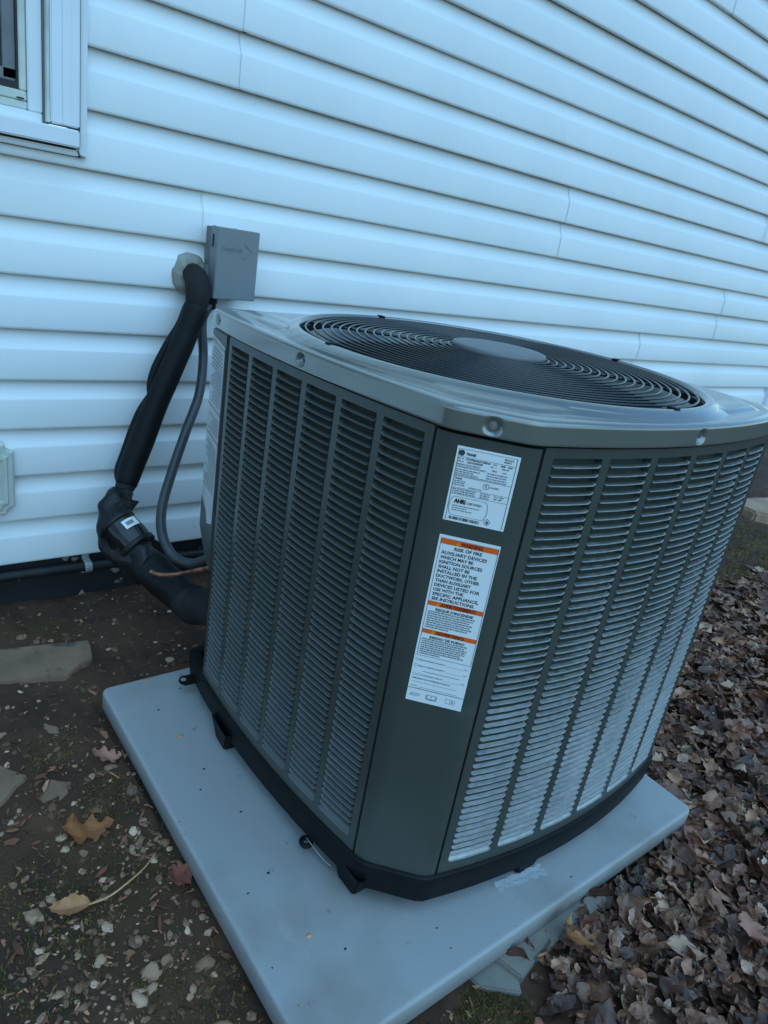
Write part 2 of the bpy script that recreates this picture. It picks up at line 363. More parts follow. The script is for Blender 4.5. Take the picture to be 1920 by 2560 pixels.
wpart('frame_jamb', [((0.470, -0.012, 1.111), (0.4995, 0.04, 2.25)), ((wx0, -0.0115, 1.0907), (0.4993, 0.04, 1.1108))], M_TRIM, 0.002)
wpart('frame_caulk', [((0.500, -0.016, 1.092), (0.5108, 0.03, 2.25))], M_SEALANT, 0)
wpart('jamb_return', [((0.5035, -0.030, 1.0957), (0.5106, 0.0, 2.25))], M_TRIMDIRTY, 0.001)
wpart('sill_slope', [((wx0, -0.008, 1.111), (0.4695, 0.04, 1.127))], M_TRIMDIRTY, 0.002)
wpart('sash', [((0.4545, -0.006, 1.148), (0.4690, 0.04, 2.25)), ((wx0, -0.006, 1.128), (0.4690, 0.04, 1.1475))], M_TRIMDIRTY, 0.002)
wpart('gasket', [((0.4500, -0.002, 1.162), (0.4543, 0.04, 2.25)), ((wx0, -0.002, 1.1478), (0.4543, 0.04, 1.1618))], M_BLACKFRAME, 0)
wpart('screen_frame', [((0.425, 0.004, 1.166), (0.4498, 0.012, 2.25)), ((wx0, 0.004, 1.1622), (0.4498, 0.012, 1.1856))], M_SCREEN, 0.001)
wpart('glass', [((wx0, 0.016, 1.16), (0.449, 0.022, 2.25))], M_GLASS, 0)
wpart('head_trim', [((wx0 - .06, -0.034, 2.252), (0.592, 0.03, 2.32))], M_TRIM, 0.003)
wpart('side_trim', [((wx0 - .085, -0.034, 1.056), (wx0 - .002, 0.03, 2.25))], M_TRIM, 0.003)
b = MB(); b.box((0.448, -0.0126, 1.1305), (0.462, -0.0115 + .003, 1.1335)); b.build('weep_slot', M_BLACKFRAME, win, org=(0.1, 0, 1.04))
b = MB(); b.add([(0.569, -0.02, 1.050), (0.590, -0.022, 1.036), (0.578, -0.024, 1.036), (0.571, -0.03, 1.049)], [(0, 1, 2, 3)]); b.build('bent_flashing', M_SEALANT, win, org=(0.1, 0, 1.04), recalc=False)

# ------------------------------------------------------------------ vent block at the left edge
vent = thing('wall_vent', 'off-white notched-corner vent plate on the siding at far left', 'vent', (0.335, -0.016, 0.252))
def notched(w, h, c, y):
    """rectangle whose corners are scooped out in a quarter circle"""
    pts = []
    for sx, sz in ((1, 1), (-1, 1), (-1, -1), (1, -1)):
        cor = [(w, h - c)] + [(w - c * math.sin(math.pi / 2 * k / 6) , h - c * math.cos(math.pi / 2 * k / 6)) for k in range(1, 6)] + [(w - c, h)]
        if sx * sz < 0: cor = cor[::-1]
        pts += [Vector((sx * p, y, sz * q)) for p, q in cor]
    return pts
b = MB(); loft(b, [notched(0.083, 0.098, 0.022, 0.01), notched(0.083, 0.098, 0.022, -0.006), notched(0.078, 0.093, 0.020, -0.012), notched(0.068, 0.083, 0.017, -0.013), notched(0.064, 0.079, 0.016, -0.018), notched(0.056, 0.071, 0.014, -0.019), notched(0.052, 0.067, 0.012, -0.009)], True, False, True)
b.build('face_plate', M_TRIMDIRTY, vent, bevel=0)
for i in range(9):
    b = MB(); b.box((-0.046, -0.016, -0.058 + i * 0.0135), (0.046, -0.009, -0.051 + i * 0.0135), Matrix.Rotation(0.0, 4, 'X')); b.build('vent_slat', M_TRIM, vent, bevel=0.001)

# ------------------------------------------------------------------ conduit along the foundation
cp = thing('foundation_conduit', 'dark horizontal conduit pipe strapped along the black foundation', 'pipe', (0.6, -0.017, -0.04))
b = MB(); tube(b, [(-2.0, -0.017, -0.016), (-0.5, -0.017, -0.024), (0.4, -0.018, -0.031), (0.7, -0.018, -0.038), (0.95, -0.018, -0.048), (1.6, -0.018, -0.06), (3, -0.018, -0.075), (4.5, -0.018, -0.09)], 0.0135, 14, 5); b.build('pipe', M_PIPE, cp, True, org=(0.6, -0.017, -0.04))
for sx in (0.603,):
    b = MB(); ring = []
    zc = -0.0355
    prof = [(0.0055, 0.036), (0.0035, 0.018)] + [(-0.018 - 0.0158 * math.cos(a), 0.0158 * math.sin(a)) for a in [R(70 - 20 * i) for i in range(8)]] + [(0.0035, -0.019), (0.0055, -0.032)]
    prof = [(min(y, 0.006), z) for y, z in prof]
    loft(b, [[Vector((sx - 0.010, y - .0015, zc + z)) for y, z in prof], [Vector((sx + 0.010, y - .0015, zc + z)) for y, z in prof]], False)
    b.build('strap', M_STRAP, cp, False, org=(0.6, -0.017, -0.04))

# ------------------------------------------------------------------ pad
def rrect(w, d, r, seg=6):
    """rounded rectangle, corner (0,0) at the back left, x to the right, y towards the yard (negative)"""
    out = []
    for cx, cy, a0 in ((w - r, -r, 0), (r, -r, 90), (r, -d + r, 180), (w - r, -d + r, 270)):
        for k in range(seg + 1):
            a = R(a0 + 90 * k / seg); out.append((cx + r * math.cos(a), cy + r * math.sin(a)))
    return out
def inset_rr(i, z, w=PADW, d=PADD, r=0.02): return [Vector((x + i, y - i, z)) for x, y in rrect(w - 2 * i, d - 2 * i, max(r - i, 0.004))]
pad_root = thing('equipment_pad', 'flat light grey plastic slab pad under the air conditioner', 'pad', (PADA.x, PADA.y, PAD_Z - 0.048), PADYAW)
b = MB(); loft(b, [inset_rr(0.004, 0.0), inset_rr(0.0, 0.003), inset_rr(0.0, 0.041), inset_rr(0.0004, 0.0432), inset_rr(0.0014, 0.0453), inset_rr(0.003, 0.0469), inset_rr(0.0054, 0.0478), inset_rr(0.009, 0.048), inset_rr(0.2, 0.048)], True, True, True)
b.build('slab', M_PAD, pad_root, True, recalc=False)
for i, (px, py, rr) in enumerate([(0.10, -0.012, .008), (0.165, -0.075, .004), (0.09, -0.13, .004), (0.10, -0.235, .010), (0.105, -0.35, .0035), (0.075, -0.40, .003), (0.12, -0.49, .004), (0.10, -0.64, .004), (0.05, -.66, .003), (0.10, -0.78, .008), (0.14, -0.83, .003), (0.30, -.88, .003)] + [(random.uniform(.004, .06), random.uniform(-.93, -.05), random.uniform(.0012, .0032)) for _ in range(4)] + [(random.uniform(.1, .98), random.uniform(-.955, -.90), random.uniform(.001, .0026)) for _ in range(3)]):
    b = MB(); pts = []
    for k in range(9):
        a = k / 9 * 2 * math.pi; q = rr * (0.55 + 0.6 * random.random()); pts.append(Vector((px + q * math.cos(a), py + q * .7 * math.sin(a), 0.0482)))
    loft(b, [pts, [p.lerp(Vector((px, py, 0.0482)), .6) + Vector((0, 0, rr * .22)) for p in pts]], True, False, True)
    b.build('dirt_crumb', M_TWIG if rr > .006 else M_SHROUD, pad_root, False)

# ------------------------------------------------------------------ air conditioner
UO = Vector((0.68327, -1.34318, PAD_Z)); UYAW = R(-1.6)
ac = thing('air_conditioner', 'taupe outdoor air conditioner condenser with louvered sides and round top fan guard', 'air conditioner', UO, UYAW)
def Z(z): return z - PAD_Z
Z1, Z0 = 0.7635, -0.015
V2 = lambda a, b: Vector((a, b))
P1, P2, P3, P4 = V2(-0.033, 0.688), V2(0.0, 0.104), V2(0.102, -0.002), V2(0.741, -0.001)
P5, P6, P7, P8, P0 = V2(0.822, 0.084), V2(0.822, 0.70), V2(0.735, 0.79), V2(0.085, 0.79), V2(-0.024, 0.773)
FACES = {'left': (P1, P2, 0.0186), 'front': (P3, P4, 0.0365), 'right': (P5, P6, 0.022), 'back': (P7, P8, 0.030)}
def surf(fc, s, n=0.0):
    """point on a bowed face: s metres along its chord, n metres outwards"""
    A, B, bl = FACES[fc]; d = B - A; L = d.length; t = s / L; d = d / L; N = V2(d.y, -d.x)
    sl = bl * 4 * (1 - 2 * t) / L
    nn = (N - d * sl).normalized()
    return A + d * s + N * (bl * 4 * t * (1 - t)) + nn * n
POSTS = [[P2, V2(0.0035, 0.087), V2(0.012, 0.074), V2(0.075, 0.009), V2(0.088, 0.0008), P3],
         [P4, V2(0.756, 0.002), V2(0.770, 0.011), V2(0.810, 0.058), V2(0.819, 0.070), P5],
         [P6, V2(0.818, 0.715), V2(0.810, 0.728), V2(0.765, 0.776), V2(0.752, 0.786), P7],
         [P8, V2(0.03, 0.792), V2(-0.008, 0.790), V2(-0.021, 0.783), P0]]
def outline(step=0.01):
    out = []
    for fc, post in zip(('left', 'front', 'right', 'back'), POSTS):
        A, B, bl = FACES[fc]; n = int((B - A).length / step)
        out += [surf(fc, (B - A).length * i / n) for i in range(n)]
        for i in range(len(post) - 1):
            m = max(1, int((post[i + 1] - post[i]).length / step)); out += [post[i].lerp(post[i + 1], k / m) for k in range(m)]
    m = 9; out += [P0.lerp(P1, k / m) for k in range(m)]
    return out
OUT = outline()
def off(poly, d):
    n = len(poly); res = []
    for i in range(n):
        t = (poly[(i + 1) % n] - poly[i - 1]).normalized(); res.append(poly[i] + V2(t.y, -t.x) * d)
    return res
def ring3(poly, z): return [Vector((p.x, p.y, Z(z))) for p in poly]
# inner dark coil box
b = MB(); loft(b, [ring3(off(OUT, -0.030), Z0 + 0.002), ring3(off(OUT, -0.030), Z1 - 0.004)]); b.build('coil', M_COIL, ac, True, recalc=False)
# louvered panels
NR = 54; ST, SB = 0.7455, 0.011; PITCH = (ST - SB) / NR
def panel_layout(L):
    k = L / 5230.0; return 150 * k, 715 * k, 128 * k
def strip(mb, fc, s0, s1, z0, z1, nseg, sides=(True, True), ends=(False, False), depth=0.012):
    S = [s0 + (s1 - s0) * i / nseg for i in range(nseg + 1)]
    cols = []
    for s in S:
        f, k = surf(fc, s), surf(fc, s, -depth)
        cols.append((f, k))
    rings = []
    if sides[0]: rings.append([Vector((cols[0][1].x, cols[0][1].y, Z(z))) for z in (z0, z1)])
    for f, k in cols: rings.append([Vector((f.x, f.y, Z(z))) for z in (z0, z1)])
    if sides[1]: rings.append([Vector((cols[-1][1].x, cols[-1][1].y, Z(z))) for z in (z0, z1)])
    loft(mb, rings, False)
    for e, z in zip(ends, (z0, z1)):
        if e: loft(mb, [[Vector((f.x, f.y, Z(z))), Vector((k.x, k.y, Z(z)))] for f, k in cols], False)
def slat_mesh(mb, fc, s0, w, z_top, tilt, p=PITCH, last=False):
    """a stamped slat: rises inwards, rolled lip along its lower edge, lip turned up at both ends"""
    prof = [(-0.0140, -0.34), (-0.0124, -0.58), (-0.0098, -0.75), (-0.0060, -0.89), (-0.0010, -0.965), (0.0014, -0.995), (0.0016, -1.04), (-0.0004, -1.07)]
    sta = [0.0, 0.018, 0.055, 0.5, 0.945, 0.982, 1.0]; rings = []
    for u in sta:
        e = 1.0 if u in (0.0, 1.0) else (0.55 if u in (0.018, 0.982) else (0.12 if u in (0.055, 0.945) else 0.0)); ring = []
        for n, z in prof:
            n2 = n - 0.0012 * e; z += tilt * 60 * max(0.0, (n + 0.0125) / 0.014)
            z2 = z + 0.30 * e * (1 if z < -0.8 else 0.2)
            q = surf(fc, s0 + w * u, n2); ring.append(Vector((q.x, q.y, z_top + z2 * p)))
        rings.append(ring)
    loft(mb, rings, False)
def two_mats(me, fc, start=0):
    for m__ in (M_SLAT, M_DUSTLIGHT[fc], M_LIP if fc != 'left' else M_DUSTLIGHT[fc]): me.materials.append(m__)
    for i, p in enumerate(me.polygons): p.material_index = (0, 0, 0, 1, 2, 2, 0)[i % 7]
panels = {}
for fc in ('left', 'front', 'right', 'back'):
    A, B, bl = FACES[fc]; L = (B - A).length; mg, sw, ml = panel_layout(L); b = MB(); g = 0.0024
    zt = Z1 - 0.0035
    strip(b, fc, g, L - g, ST, zt, 36, (True, True), (True, True)); strip(b, fc, g, L - g, Z0 + 0.003, SB, 36, (True, True), (False, True))
    strip(b, fc, g, mg, SB, ST, 2); strip(b, fc, L - mg, L - g, SB, ST, 2)
    for j in range(5):
        s = mg + sw * (j + 1) + ml * j; strip(b, fc, s, s + ml, SB, ST, 2)
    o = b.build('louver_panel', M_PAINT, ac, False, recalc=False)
    if fc == 'left': o['label'] = 'shaded louvered side panel facing along the house wall'
    if fc == 'front': o['label'] = 'lighter louvered side panel facing the leaf litter'
    panels[fc] = (o, L, mg, sw, ml)
single = [('front', 0), ('front', 1), ('left', 5), ('front', 2), ('left', 4), ('front', 3)]
count = 0; rest = {fc: MB() for fc in ('left', 'front', 'right', 'back')}
for fc, j in single:
    o, L, mg, sw, ml = panels[fc]; vars_ = []
    for t in (0.0, 0.0006, -0.0006, 0.0011):
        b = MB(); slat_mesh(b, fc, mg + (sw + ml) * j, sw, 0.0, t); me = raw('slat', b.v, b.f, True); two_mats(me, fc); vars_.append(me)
    for k in range(NR):
        zt = Z(ST - k * PITCH); vi = random.choice((0, 0, 0, 1, 2, 3))
        if count < 300:
            q = obj('slat', vars_[vi], M_SLAT, o, (0, 0, zt)); count += 1
        else: slat_mesh(rest[fc], fc, mg + (sw + ml) * j, sw, zt, (0.0, 0.0006, -0.0006, 0.0011)[vi])
for fc in ('left', 'front', 'right', 'back'):
    o, L, mg, sw, ml = panels[fc]
    for j in range(6):
        if (fc, j) in single: continue
        for k in range(NR):
            slat_mesh(rest[fc], fc, mg + (sw + ml) * j, sw, Z(ST - k * PITCH), random.choice((0.0, 0.0, 0.0006, -0.0006, 0.0011)))
allr = MB(); mi = []
for fc in ('left', 'front', 'right', 'back'):
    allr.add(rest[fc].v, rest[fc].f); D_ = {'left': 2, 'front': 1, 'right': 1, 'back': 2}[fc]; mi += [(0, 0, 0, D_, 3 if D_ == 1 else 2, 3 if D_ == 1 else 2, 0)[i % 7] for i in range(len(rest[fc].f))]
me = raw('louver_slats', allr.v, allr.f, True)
for m__ in (M_SLAT, M_DUSTLIGHT['front'], M_DUSTLIGHT['left'], M_LIP): me.materials.append(m__)
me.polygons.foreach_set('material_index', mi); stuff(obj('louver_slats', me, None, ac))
# closing ramp under the lowest slat of every column
for fc in ('left', 'front'):
    o, L, mg, sw, ml = panels[fc]
    for j in range(6):
        b = MB(); rings = []
        for u in (0, 0.33, 0.66, 1.0):
            ring = []
            for n, z in ((-0.010, 0.010), (-0.0005, -0.0004)):
                q = surf(fc, mg + (sw + ml) * j + sw * u, n); ring.append(Vector((q.x, q.y, Z(SB + z))))
            rings.append(ring)
        loft(b, rings, False); b.build('ramp', M_DUSTLIGHT[fc], o, True, recalc=False)
# corner posts
for i, post in enumerate(POSTS):
    b = MB(); fine = []
    for a in range(len(post) - 1):
        m = max(1, int((post[a + 1] - post[a]).length / 0.006)); fine += [post[a].lerp(post[a + 1], k / m) for k in range(m)]
    fine.append(post[-1])
    for _ in range(2): fine = [fine[0]] + [(fine[k - 1] + fine[k] * 2 + fine[k + 1]) / 4 for k in range(1, len(fine) - 1)] + [fine[-1]]
    d0 = (fine[1] - fine[0]).normalized(); d1 = (fine[-2] - fine[-1]).normalized()
    fine[0] = fine[0] + d0 * 0.0024; fine[-1] = fine[-1] + d1 * 0.0024
    nrm = lambda k: (lambda t: V2(t.y, -t.x))((fine[min(k + 1, len(fine) - 1)] - fine[max(k - 1, 0)]).normalized())
    pts = [fine[0] - nrm(0) * 0.014] + fine + [fine[-1] - nrm(len(fine) - 1) * 0.014]
    zt = Z1 - 0.006; zb = Z0 + 0.003 if i < 3 else 0.33
    loft(b, [[Vector((p.x, p.y, Z(z))) for p in pts] for z in (zb, zt)], False)
    loft(b, [[Vector((p.x, p.y, Z(zt))) for p in pts], [Vector(((p - nrm(min(max(k - 1, 0), len(fine) - 1)) * 0.012).x, (p - nrm(min(max(k - 1, 0), len(fine) - 1)) * 0.012).y, Z(zt))) for k, p in enumerate(pts)]], False)
    o = b.build('corner_post', M_PAINT, ac, True, recalc=False); sharpen(o, 0.9)
# service cover at the back left corner, its lower edge cut off at a slant
b = MB(); a0 = P1 + (P0 - P1).normalized() * 0.0035; a1 = P0 + (P0 - P1).normalized() * 0.006
nn = V2((P0 - P1).normalized().y, -(P0 - P1).normalized().x) * -1
outw = V2(-1, 0.1).normalized() * 0.003
prof = [(a0 + outw, Z(Z1 - 0.004), Z(0.0)), (a1 + outw, Z(Z1 - 0.004), Z(0.33))]
A_, B_ = prof[0][0], prof[1][0]
fr = [Vector((A_.x, A_.y, Z(Z1 - .004))), Vector((B_.x, B_.y, Z(Z1 - .004))), Vector((B_.x, B_.y, Z(0.325))), Vector((A_.lerp(B_, .45).x, A_.lerp(B_, .45).y, Z(0.27))), Vector((A_.x, A_.y, Z(0.25)))]
bk = [p + Vector((0.016, -0.002, 0)) for p in fr]
b.add(fr + bk, [(0, 1, 2, 3, 4), (9, 8, 7, 6, 5)] + [(i, (i + 5), ((i + 1) % 5) + 5, (i + 1) % 5) for i in range(5)])
b.build('service_cover', M_PAINT, ac, bevel=0.002)
b = MB(); q0 = P1 + V2(0.010, 0.0035); q1 = P0 + V2(0.07, 0.0)
loft(b, [[Vector((q0.x, q0.y, Z(Z0))), Vector((q0.x, q0.y, Z(0.27)))], [Vector((q1.x, q1.y, Z(Z0))), Vector((q1.x, q1.y, Z(0.27)))]], False); b.build('valve_panel', M_BASE, ac, False, recalc=False)
# top cap
FC = V2(0.388, 0.390); FR = 0.3880
NA = 1200
def polar(poly):
    pl = sorted(((math.atan2((p - FC).y, (p - FC).x), (p - FC).length) for p in poly)); pl = [(pl[-1][0] - 2 * math.pi, pl[-1][1])] + pl + [(pl[0][0] + 2 * math.pi, pl[0][1])]
    res = []; i = 0
    for k in range(NA):
        a = -math.pi + 2 * math.pi * k / NA
        while pl[i + 1][0] < a: i += 1
        t = (a - pl[i][0]) / (pl[i + 1][0] - pl[i][0] + 1e-12); res.append(pl[i][1] + (pl[i + 1][1] - pl[i][1]) * t)
    return res
RO = polar(off(outline(0.004), 0.0055))
for _ in range(3): RO = [(RO[k - 1] + 2 * RO[k] + RO[(k + 1) % NA]) / 4 for k in range(NA)]
def pring(rf, z): return [Vector((FC.x + rf(k) * math.cos(-math.pi + 2 * math.pi * k / NA), FC.y + rf(k) * math.sin(-math.pi + 2 * math.pi * k / NA), Z(z) if not callable(z) else Z(z(k)))) for k in range(NA)]
ZR = 0.7965
rings = [pring(lambda k: RO[k] - 0.012, Z1), pring(lambda k: RO[k] - 0.001, Z1 - 0.0003), pring(lambda k: RO[k], Z1 + 0.0008)]
for i in range(1, 11): rings.append(pring(lambda k: RO[k], Z1 + 0.0008 + 0.0262 * i / 10))
for d, z in ((0.0006, 0.7925), (0.0018, 0.7945), (0.0038, 0.7958), (0.0065, 0.7966), (0.010, 0.7970)): rings.append(pring(lambda k, d=d: RO[k] - d, z))
wd = [min(RO[k] - FR - 0.022, 0.062) for k in range(NA)]
for f_, z in ((0.50, 0.7974), (0.58, 0.7966), (0.66, 0.7962), (0.74, 0.7968), (0.82, 0.7990), (0.90, 0.8012), (1.0, 0.8022)): rings.append(pring(lambda k, f_=f_: RO[k] - max(wd[k] * f_, 0.0103 + 0.001 * f_), z))
rings += [pring(lambda k: FR + 0.0205, 0.8040), pring(lambda k: FR + 0.0185, 0.8052), pring(lambda k: FR + 0.012, 0.8082), pring(lambda k: FR + 0.006, 0.8100), pring(lambda k: FR + 0.002, 0.8104), pring(lambda k: FR, 0.8098), pring(lambda k: FR - 0.0025, 0.8075), pring(lambda k: FR - 0.0055, 0.800), pring(lambda k: FR - 0.0065, 0.785), pring(lambda k: FR - 0.03, 0.755)]
SCREWS = [(V2(-0.042, 0.405), 0.778), (V2(0.040, 0.040), 0.778), (V2(0.414, -0.044), 0.778), (V2(-0.036, 0.745), 0.780), (V2(0.79, 0.03), 0.778), (V2(0.85, 0.39), 0.778)]
for r_ in rings[2:13]:
    for p in r_:
        for s, sz in SCREWS:
            ax = V2(p.x, p.y) - s; dz = p.z - Z(sz); dd = math.hypot(ax.length, dz)
            if dd < 0.016:
                kf = 0.5 + 0.5 * math.cos(math.pi * min(1, max(0, (dd - 0.0055) / 0.0085)))
                q = (FC - V2(p.x, p.y)).normalized() * 0.0075 * kf; p.x += q.x; p.y += q.y
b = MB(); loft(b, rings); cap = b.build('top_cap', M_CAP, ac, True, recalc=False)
for s, sz in SCREWS[:6]:
    b = MB(); n = (s - FC).normalized(); base = s - n * 0.004
    # snap to the rim
    a = math.atan2((s - FC).y, (s - FC).x); k = int((a + math.pi) / (2 * math.pi) * NA) % NA
    base = FC + V2(math.cos(a), math.sin(a)) * (RO[k] - 0.0078)
    disc(b, (base.x, base.y, Z(sz)), (n.x, n.y, 0), 0.0058, 12, 0.0012); disc(b, (base.x + n.x * .001, base.y + n.y * .001, Z(sz)), (n.x, n.y, 0), 0.0036, 6, 0.0042)
    b.build('screw', M_SCREW, cap, False)
# shroud and fan below the guard
b = MB(); revolve(b, (FC.x, FC.y, 0), [(FR - 0.008, Z(0.795)), (FR - 0.009, Z(0.60)), (FR - 0.05, Z(0.50)), (0.05, Z(0.50))], 48); b.build('shroud', M_SHROUD, ac, True, recalc=False)
fan = MB(); revolve(fan, (FC.x, FC.y, 0), [(0.001, Z(0.70)), (0.06, Z(0.70)), (0.06, Z(0.64)), (0.001, Z(0.64))], 24); fan = fan.build('fan', M_SHROUD, ac, True, recalc=False)
for i in range(3):
    b = MB(); rings_ = []
    for r_ in (0.05, 0.12, 0.2, 0.28, 0.345):
        w_ = 0.25 + 0.42 * (r_ / 0.345); ring = []
        for j in range(7):
            t = j / 6 - 0.5; a = R(70 + 120 * i) + w_ * 1.7 * t
            ring.append(Vector((FC.x + r_ * math.cos(a), FC.y + r_ * math.sin(a), Z(0.725 - 0.075 * t + 0.02 * t * t))))
        rings_.append(ring)
    loft(b, rings_, False); b.build('blade', M_BLADE, fan, True, recalc=False)
# wire guard
guard = MB(); revolve(guard, (FC.x, FC.y, 0), [(0.090, Z(0.8100)), (0.0918, Z(0.8130)), (0.0920, Z(0.8185)), (0.0905, Z(0.8208)), (0.0865, Z(0.8218)), (0.04, Z(0.8226)), (0.001, Z(0.8228))], 48)
guard = guard.build('fan_guard', M_HUB, ac, True, recalc=False)
NRG = 18
def gzf(r): return 0.8050 + 0.0075 * (1 - (r / FR) ** 2)
for i in range(NRG):
    r_ = 0.0985 + (0.3740 - 0.0985) * i / (NRG - 1); b = MB(); rg = []
    for k in range(96):
        a = 2 * math.pi * k / 96; ring = []
        for j in range(8):
            q = 2 * math.pi * j / 8; rr = r_ + 0.0021 * math.cos(q); ring.append(Vector((FC.x + rr * math.cos(a), FC.y + rr * math.sin(a), Z(gzf(r_)) + 0.0021 * math.sin(q))))
        rg.append(ring)
    rg.append(rg[0]); loft(b, rg); b.build('ring', M_WIRE, guard, True, recalc=False)
for i in range(8):
    a = R(22.5 + 45 * i + 23); b = MB(); pts = [(FC.x + r_ * math.cos(a), FC.y + r_ * math.sin(a), Z(gzf(r_) - 0.0045)) for r_ in (0.06, 0.2, 0.3, 0.388)]
    tube(b, pts, 0.0026, 6, 2); b.build('spoke', M_WIRE, guard, True, recalc=False)
    if i % 2 == 1:
        e = V2(math.cos(a), math.sin(a)); b = MB(); c_ = FC + e * (FR - 0.001)
        b.box((-0.009, -0.006, -0.003), (0.009, 0.006, 0.0035), Matrix.Translation((c_.x, c_.y, Z(0.8085))) @ Matrix.Rotation(a, 4, 'Z')); b.build('clip', M_BASE, guard, bevel=0.001)
# base pan and feet
b = MB(); loft(b, [ring3(off(OUT, -0.02), Z0 + 0.0015), ring3(off(OUT, 0.0035), Z0 + 0.0015), ring3(off(OUT, 0.0055), Z0 - 0.0005), ring3(off(OUT, 0.0058), Z0 - 0.004), ring3(off(OUT, 0.003), -0.045), ring3(off(OUT, 0.001), -0.071), ring3(off(OUT, -0.003), -0.0735), ring3(off(OUT, -0.05), -0.0735)], True, False, True)
base = b.build('base_pan', M_BASE, ac, True, recalc=False); sharpen(base, 0.8)
def foot(c, a, w=0.055, d=0.035):
    b = MB(); Mx = Matrix.Translation((c[0], c[1], 0)) @ Matrix.Rotation(a, 4, 'Z')
    top = [(-w * .75, -d), (w * .75, -d), (w * .75, d), (-w * .75, d)]; bot = [(-w * .45, -d * .8), (w * .45, -d * .8), (w * .45, d * .8), (-w * .45, d * .8)]
    loft(b, [[Mx @ Vector((x, y, Z(-0.050))) for x, y in top], [Mx @ Vector((x, y, Z(-0.098))) for x, y in bot], [Mx @ Vector((x * .93, y * .93, 0.0006)) for x, y in bot]], True, False, True)
    b.build('foot', M_BASE, base, bevel=0.003)
foot((0.030, 0.112), R(92)); foot((-0.018, 0.545), R(88)); foot((0.335, 0.0), 0.0); foot((0.70, 0.03), 0.2); foot((0.79, 0.55), R(90)); foot((0.25, 0.76), 0.0); foot((0.60, 0.76), 0.0)
# tie-down tabs on the base
b = MB()
loft(b, [[Vector((x, y, z)) for x, y in [(-0.062, .742), (-0.054, .730), (-0.02, .728), (-0.02, .764), (-0.054, .764), (-0.062, .752)]] for z in (Z(-0.072), Z(-0.066))], True, True, True)
b.build('tie_down_tab', M_BASE, base, bevel=0.0015)
b = MB(); disc(b, (-0.052, 0.747, Z(-0.0655)), (0, 0, 1), 0.0065, 12, 0.0012); b.build('tab_hole', M_STRAP, base)
b = MB(); rg = []
for k in range(25):
    a = 2 * math.pi * k / 24; ring = []
    for j in range(8):
        q = 2 * math.pi * j / 8; rr = 0.010 + 0.0048 * math.cos(q); ring.append(Vector((-0.022 + rr * math.cos(a) * .9, 0.213 + rr * math.sin(a), Z(-0.083) + 0.0048 * math.sin(q))))
    rg.append(ring)
loft(b, rg); b.build('tie_down_ring', M_BASE, base, True)
b = MB(); tube(b, [(-0.020, 0.216, Z(-0.076)), (-0.017, 0.19, Z(-0.08)), (-0.010, 0.165, Z(-0.088)), (-0.004, 0.150, Z(-0.09))], 0.0014, 6, 3); b.build('tie_wire', M_SCREW, base, True)

# ------------------------------------------------------------------ labels on the front corner post
PA = V2(0.012, 0.074); PT = (V2(0.075, 0.009) - PA).normalized(); PN = V2(PT.y, -PT.x)
def pp(s, z, d=0.0): q = PA + PT * s + PN * d; return Vector((q.x, q.y, Z(z)))
def pquad(mb, s0, s1, za, zb, d, n=6):
    loft(mb, [[pp(s0 + (s1 - s0) * i / n, z, d) for z in (za, zb)] for i in range(n + 1)], False)
def pline(mb, pts, w, d):
    for (s0, z0), (s1, z1) in zip(pts, pts[1:]):
        dx, dz = s1 - s0, z1 - z0; l = math.hypot(dx, dz) or 1; nx, nz = -dz / l * w / 2, dx / l * w / 2
        mb.add([pp(s0 + nx, z0 + nz, d), pp(s0 - nx, z0 - nz, d), pp(s1 - nx, z1 - nz, d), pp(s1 + nx, z1 + nz, d)], [(0, 1, 2, 3)])
def sheet(mb, s0, s1, za, zb, d0, d1):
    loft(mb, [[pp(s0, za, d0), pp(s0, zb, d0), pp(s1, zb, d0), pp(s1, za, d0)], [pp(s0, za, d1), pp(s0, zb, d1), pp(s1, zb, d1), pp(s1, za, d1)]], True, False, True)
def text2d(txt, bold=0.0, space=1.0):
    cu = bpy.data.curves.new('t', 'FONT'); cu.body = txt; cu.resolution_u = 2; cu.offset = bold; cu.space_character = space
    o = bpy.data.objects.new('t', cu); C.objects.link(o); bpy.context.view_layer.update()
    me = bpy.data.meshes.new_from_object(o.evaluated_get(bpy.context.evaluated_depsgraph_get()))
    v = [Vector(p.co) for p in me.vertices]; f = [tuple(p.vertices) for p in me.polygons]
    bpy.data.objects.remove(o); bpy.data.curves.remove(cu); bpy.data.meshes.remove(me)
    return v, f
def ptext(mb, txt, s0, zbase, h, s1=None, bold=0.02, d=0.0011, align='l'):
    v, f = text2d(txt, bold + 0.012)
    if not v: return
    x0 = min(p.x for p in v); x1 = max(p.x for p in v); sc = h / 0.70
    sx = (s1 - s0) / (x1 - x0) if s1 else sc
    if align == 'c': s0 = s0 - (x1 - x0) * sx / 2
    mb.add([pp(s0 + (p.x - x0) * sx, zbase + p.y * sc, d) for p in v], f)
def greek(mb, s0, s1, z, h, d=0.0011, seed=1, last=1.0):
    rg = random.Random(seed); s = s0; end = s0 + (s1 - s0) * last
    while s < end - 0.001:
        w = rg.uniform(0.0016, 0.0058); e = min(s + w, end); pquad(mb, s, e, z, z + h, d, 1); s = e + 0.0009
LD = 0.0004
np_ = MB(); sheet(np_, 0.0040, 0.0892, 0.6355, 0.7432, 0.0001, LD); nameplate = np_.build('nameplate', M_PAPER, ac); nameplate['label'] = 'white data plate with black print near the top of the corner post'
k_, g_ = MB(), MB(); D = 0.0008
pline(k_, [(0.0072, 0.7395), (0.0072, 0.6368)], 0.0007, D); pline(k_, [(0.0855, 0.7405), (0.0855, 0.6375)], 0.0007, D)
for zz in (0.7398, 0.7290, 0.7010, 0.6850, 0.6755): pline(g_, [(0.0072, zz), (0.0855, zz)], 0.0006, D)
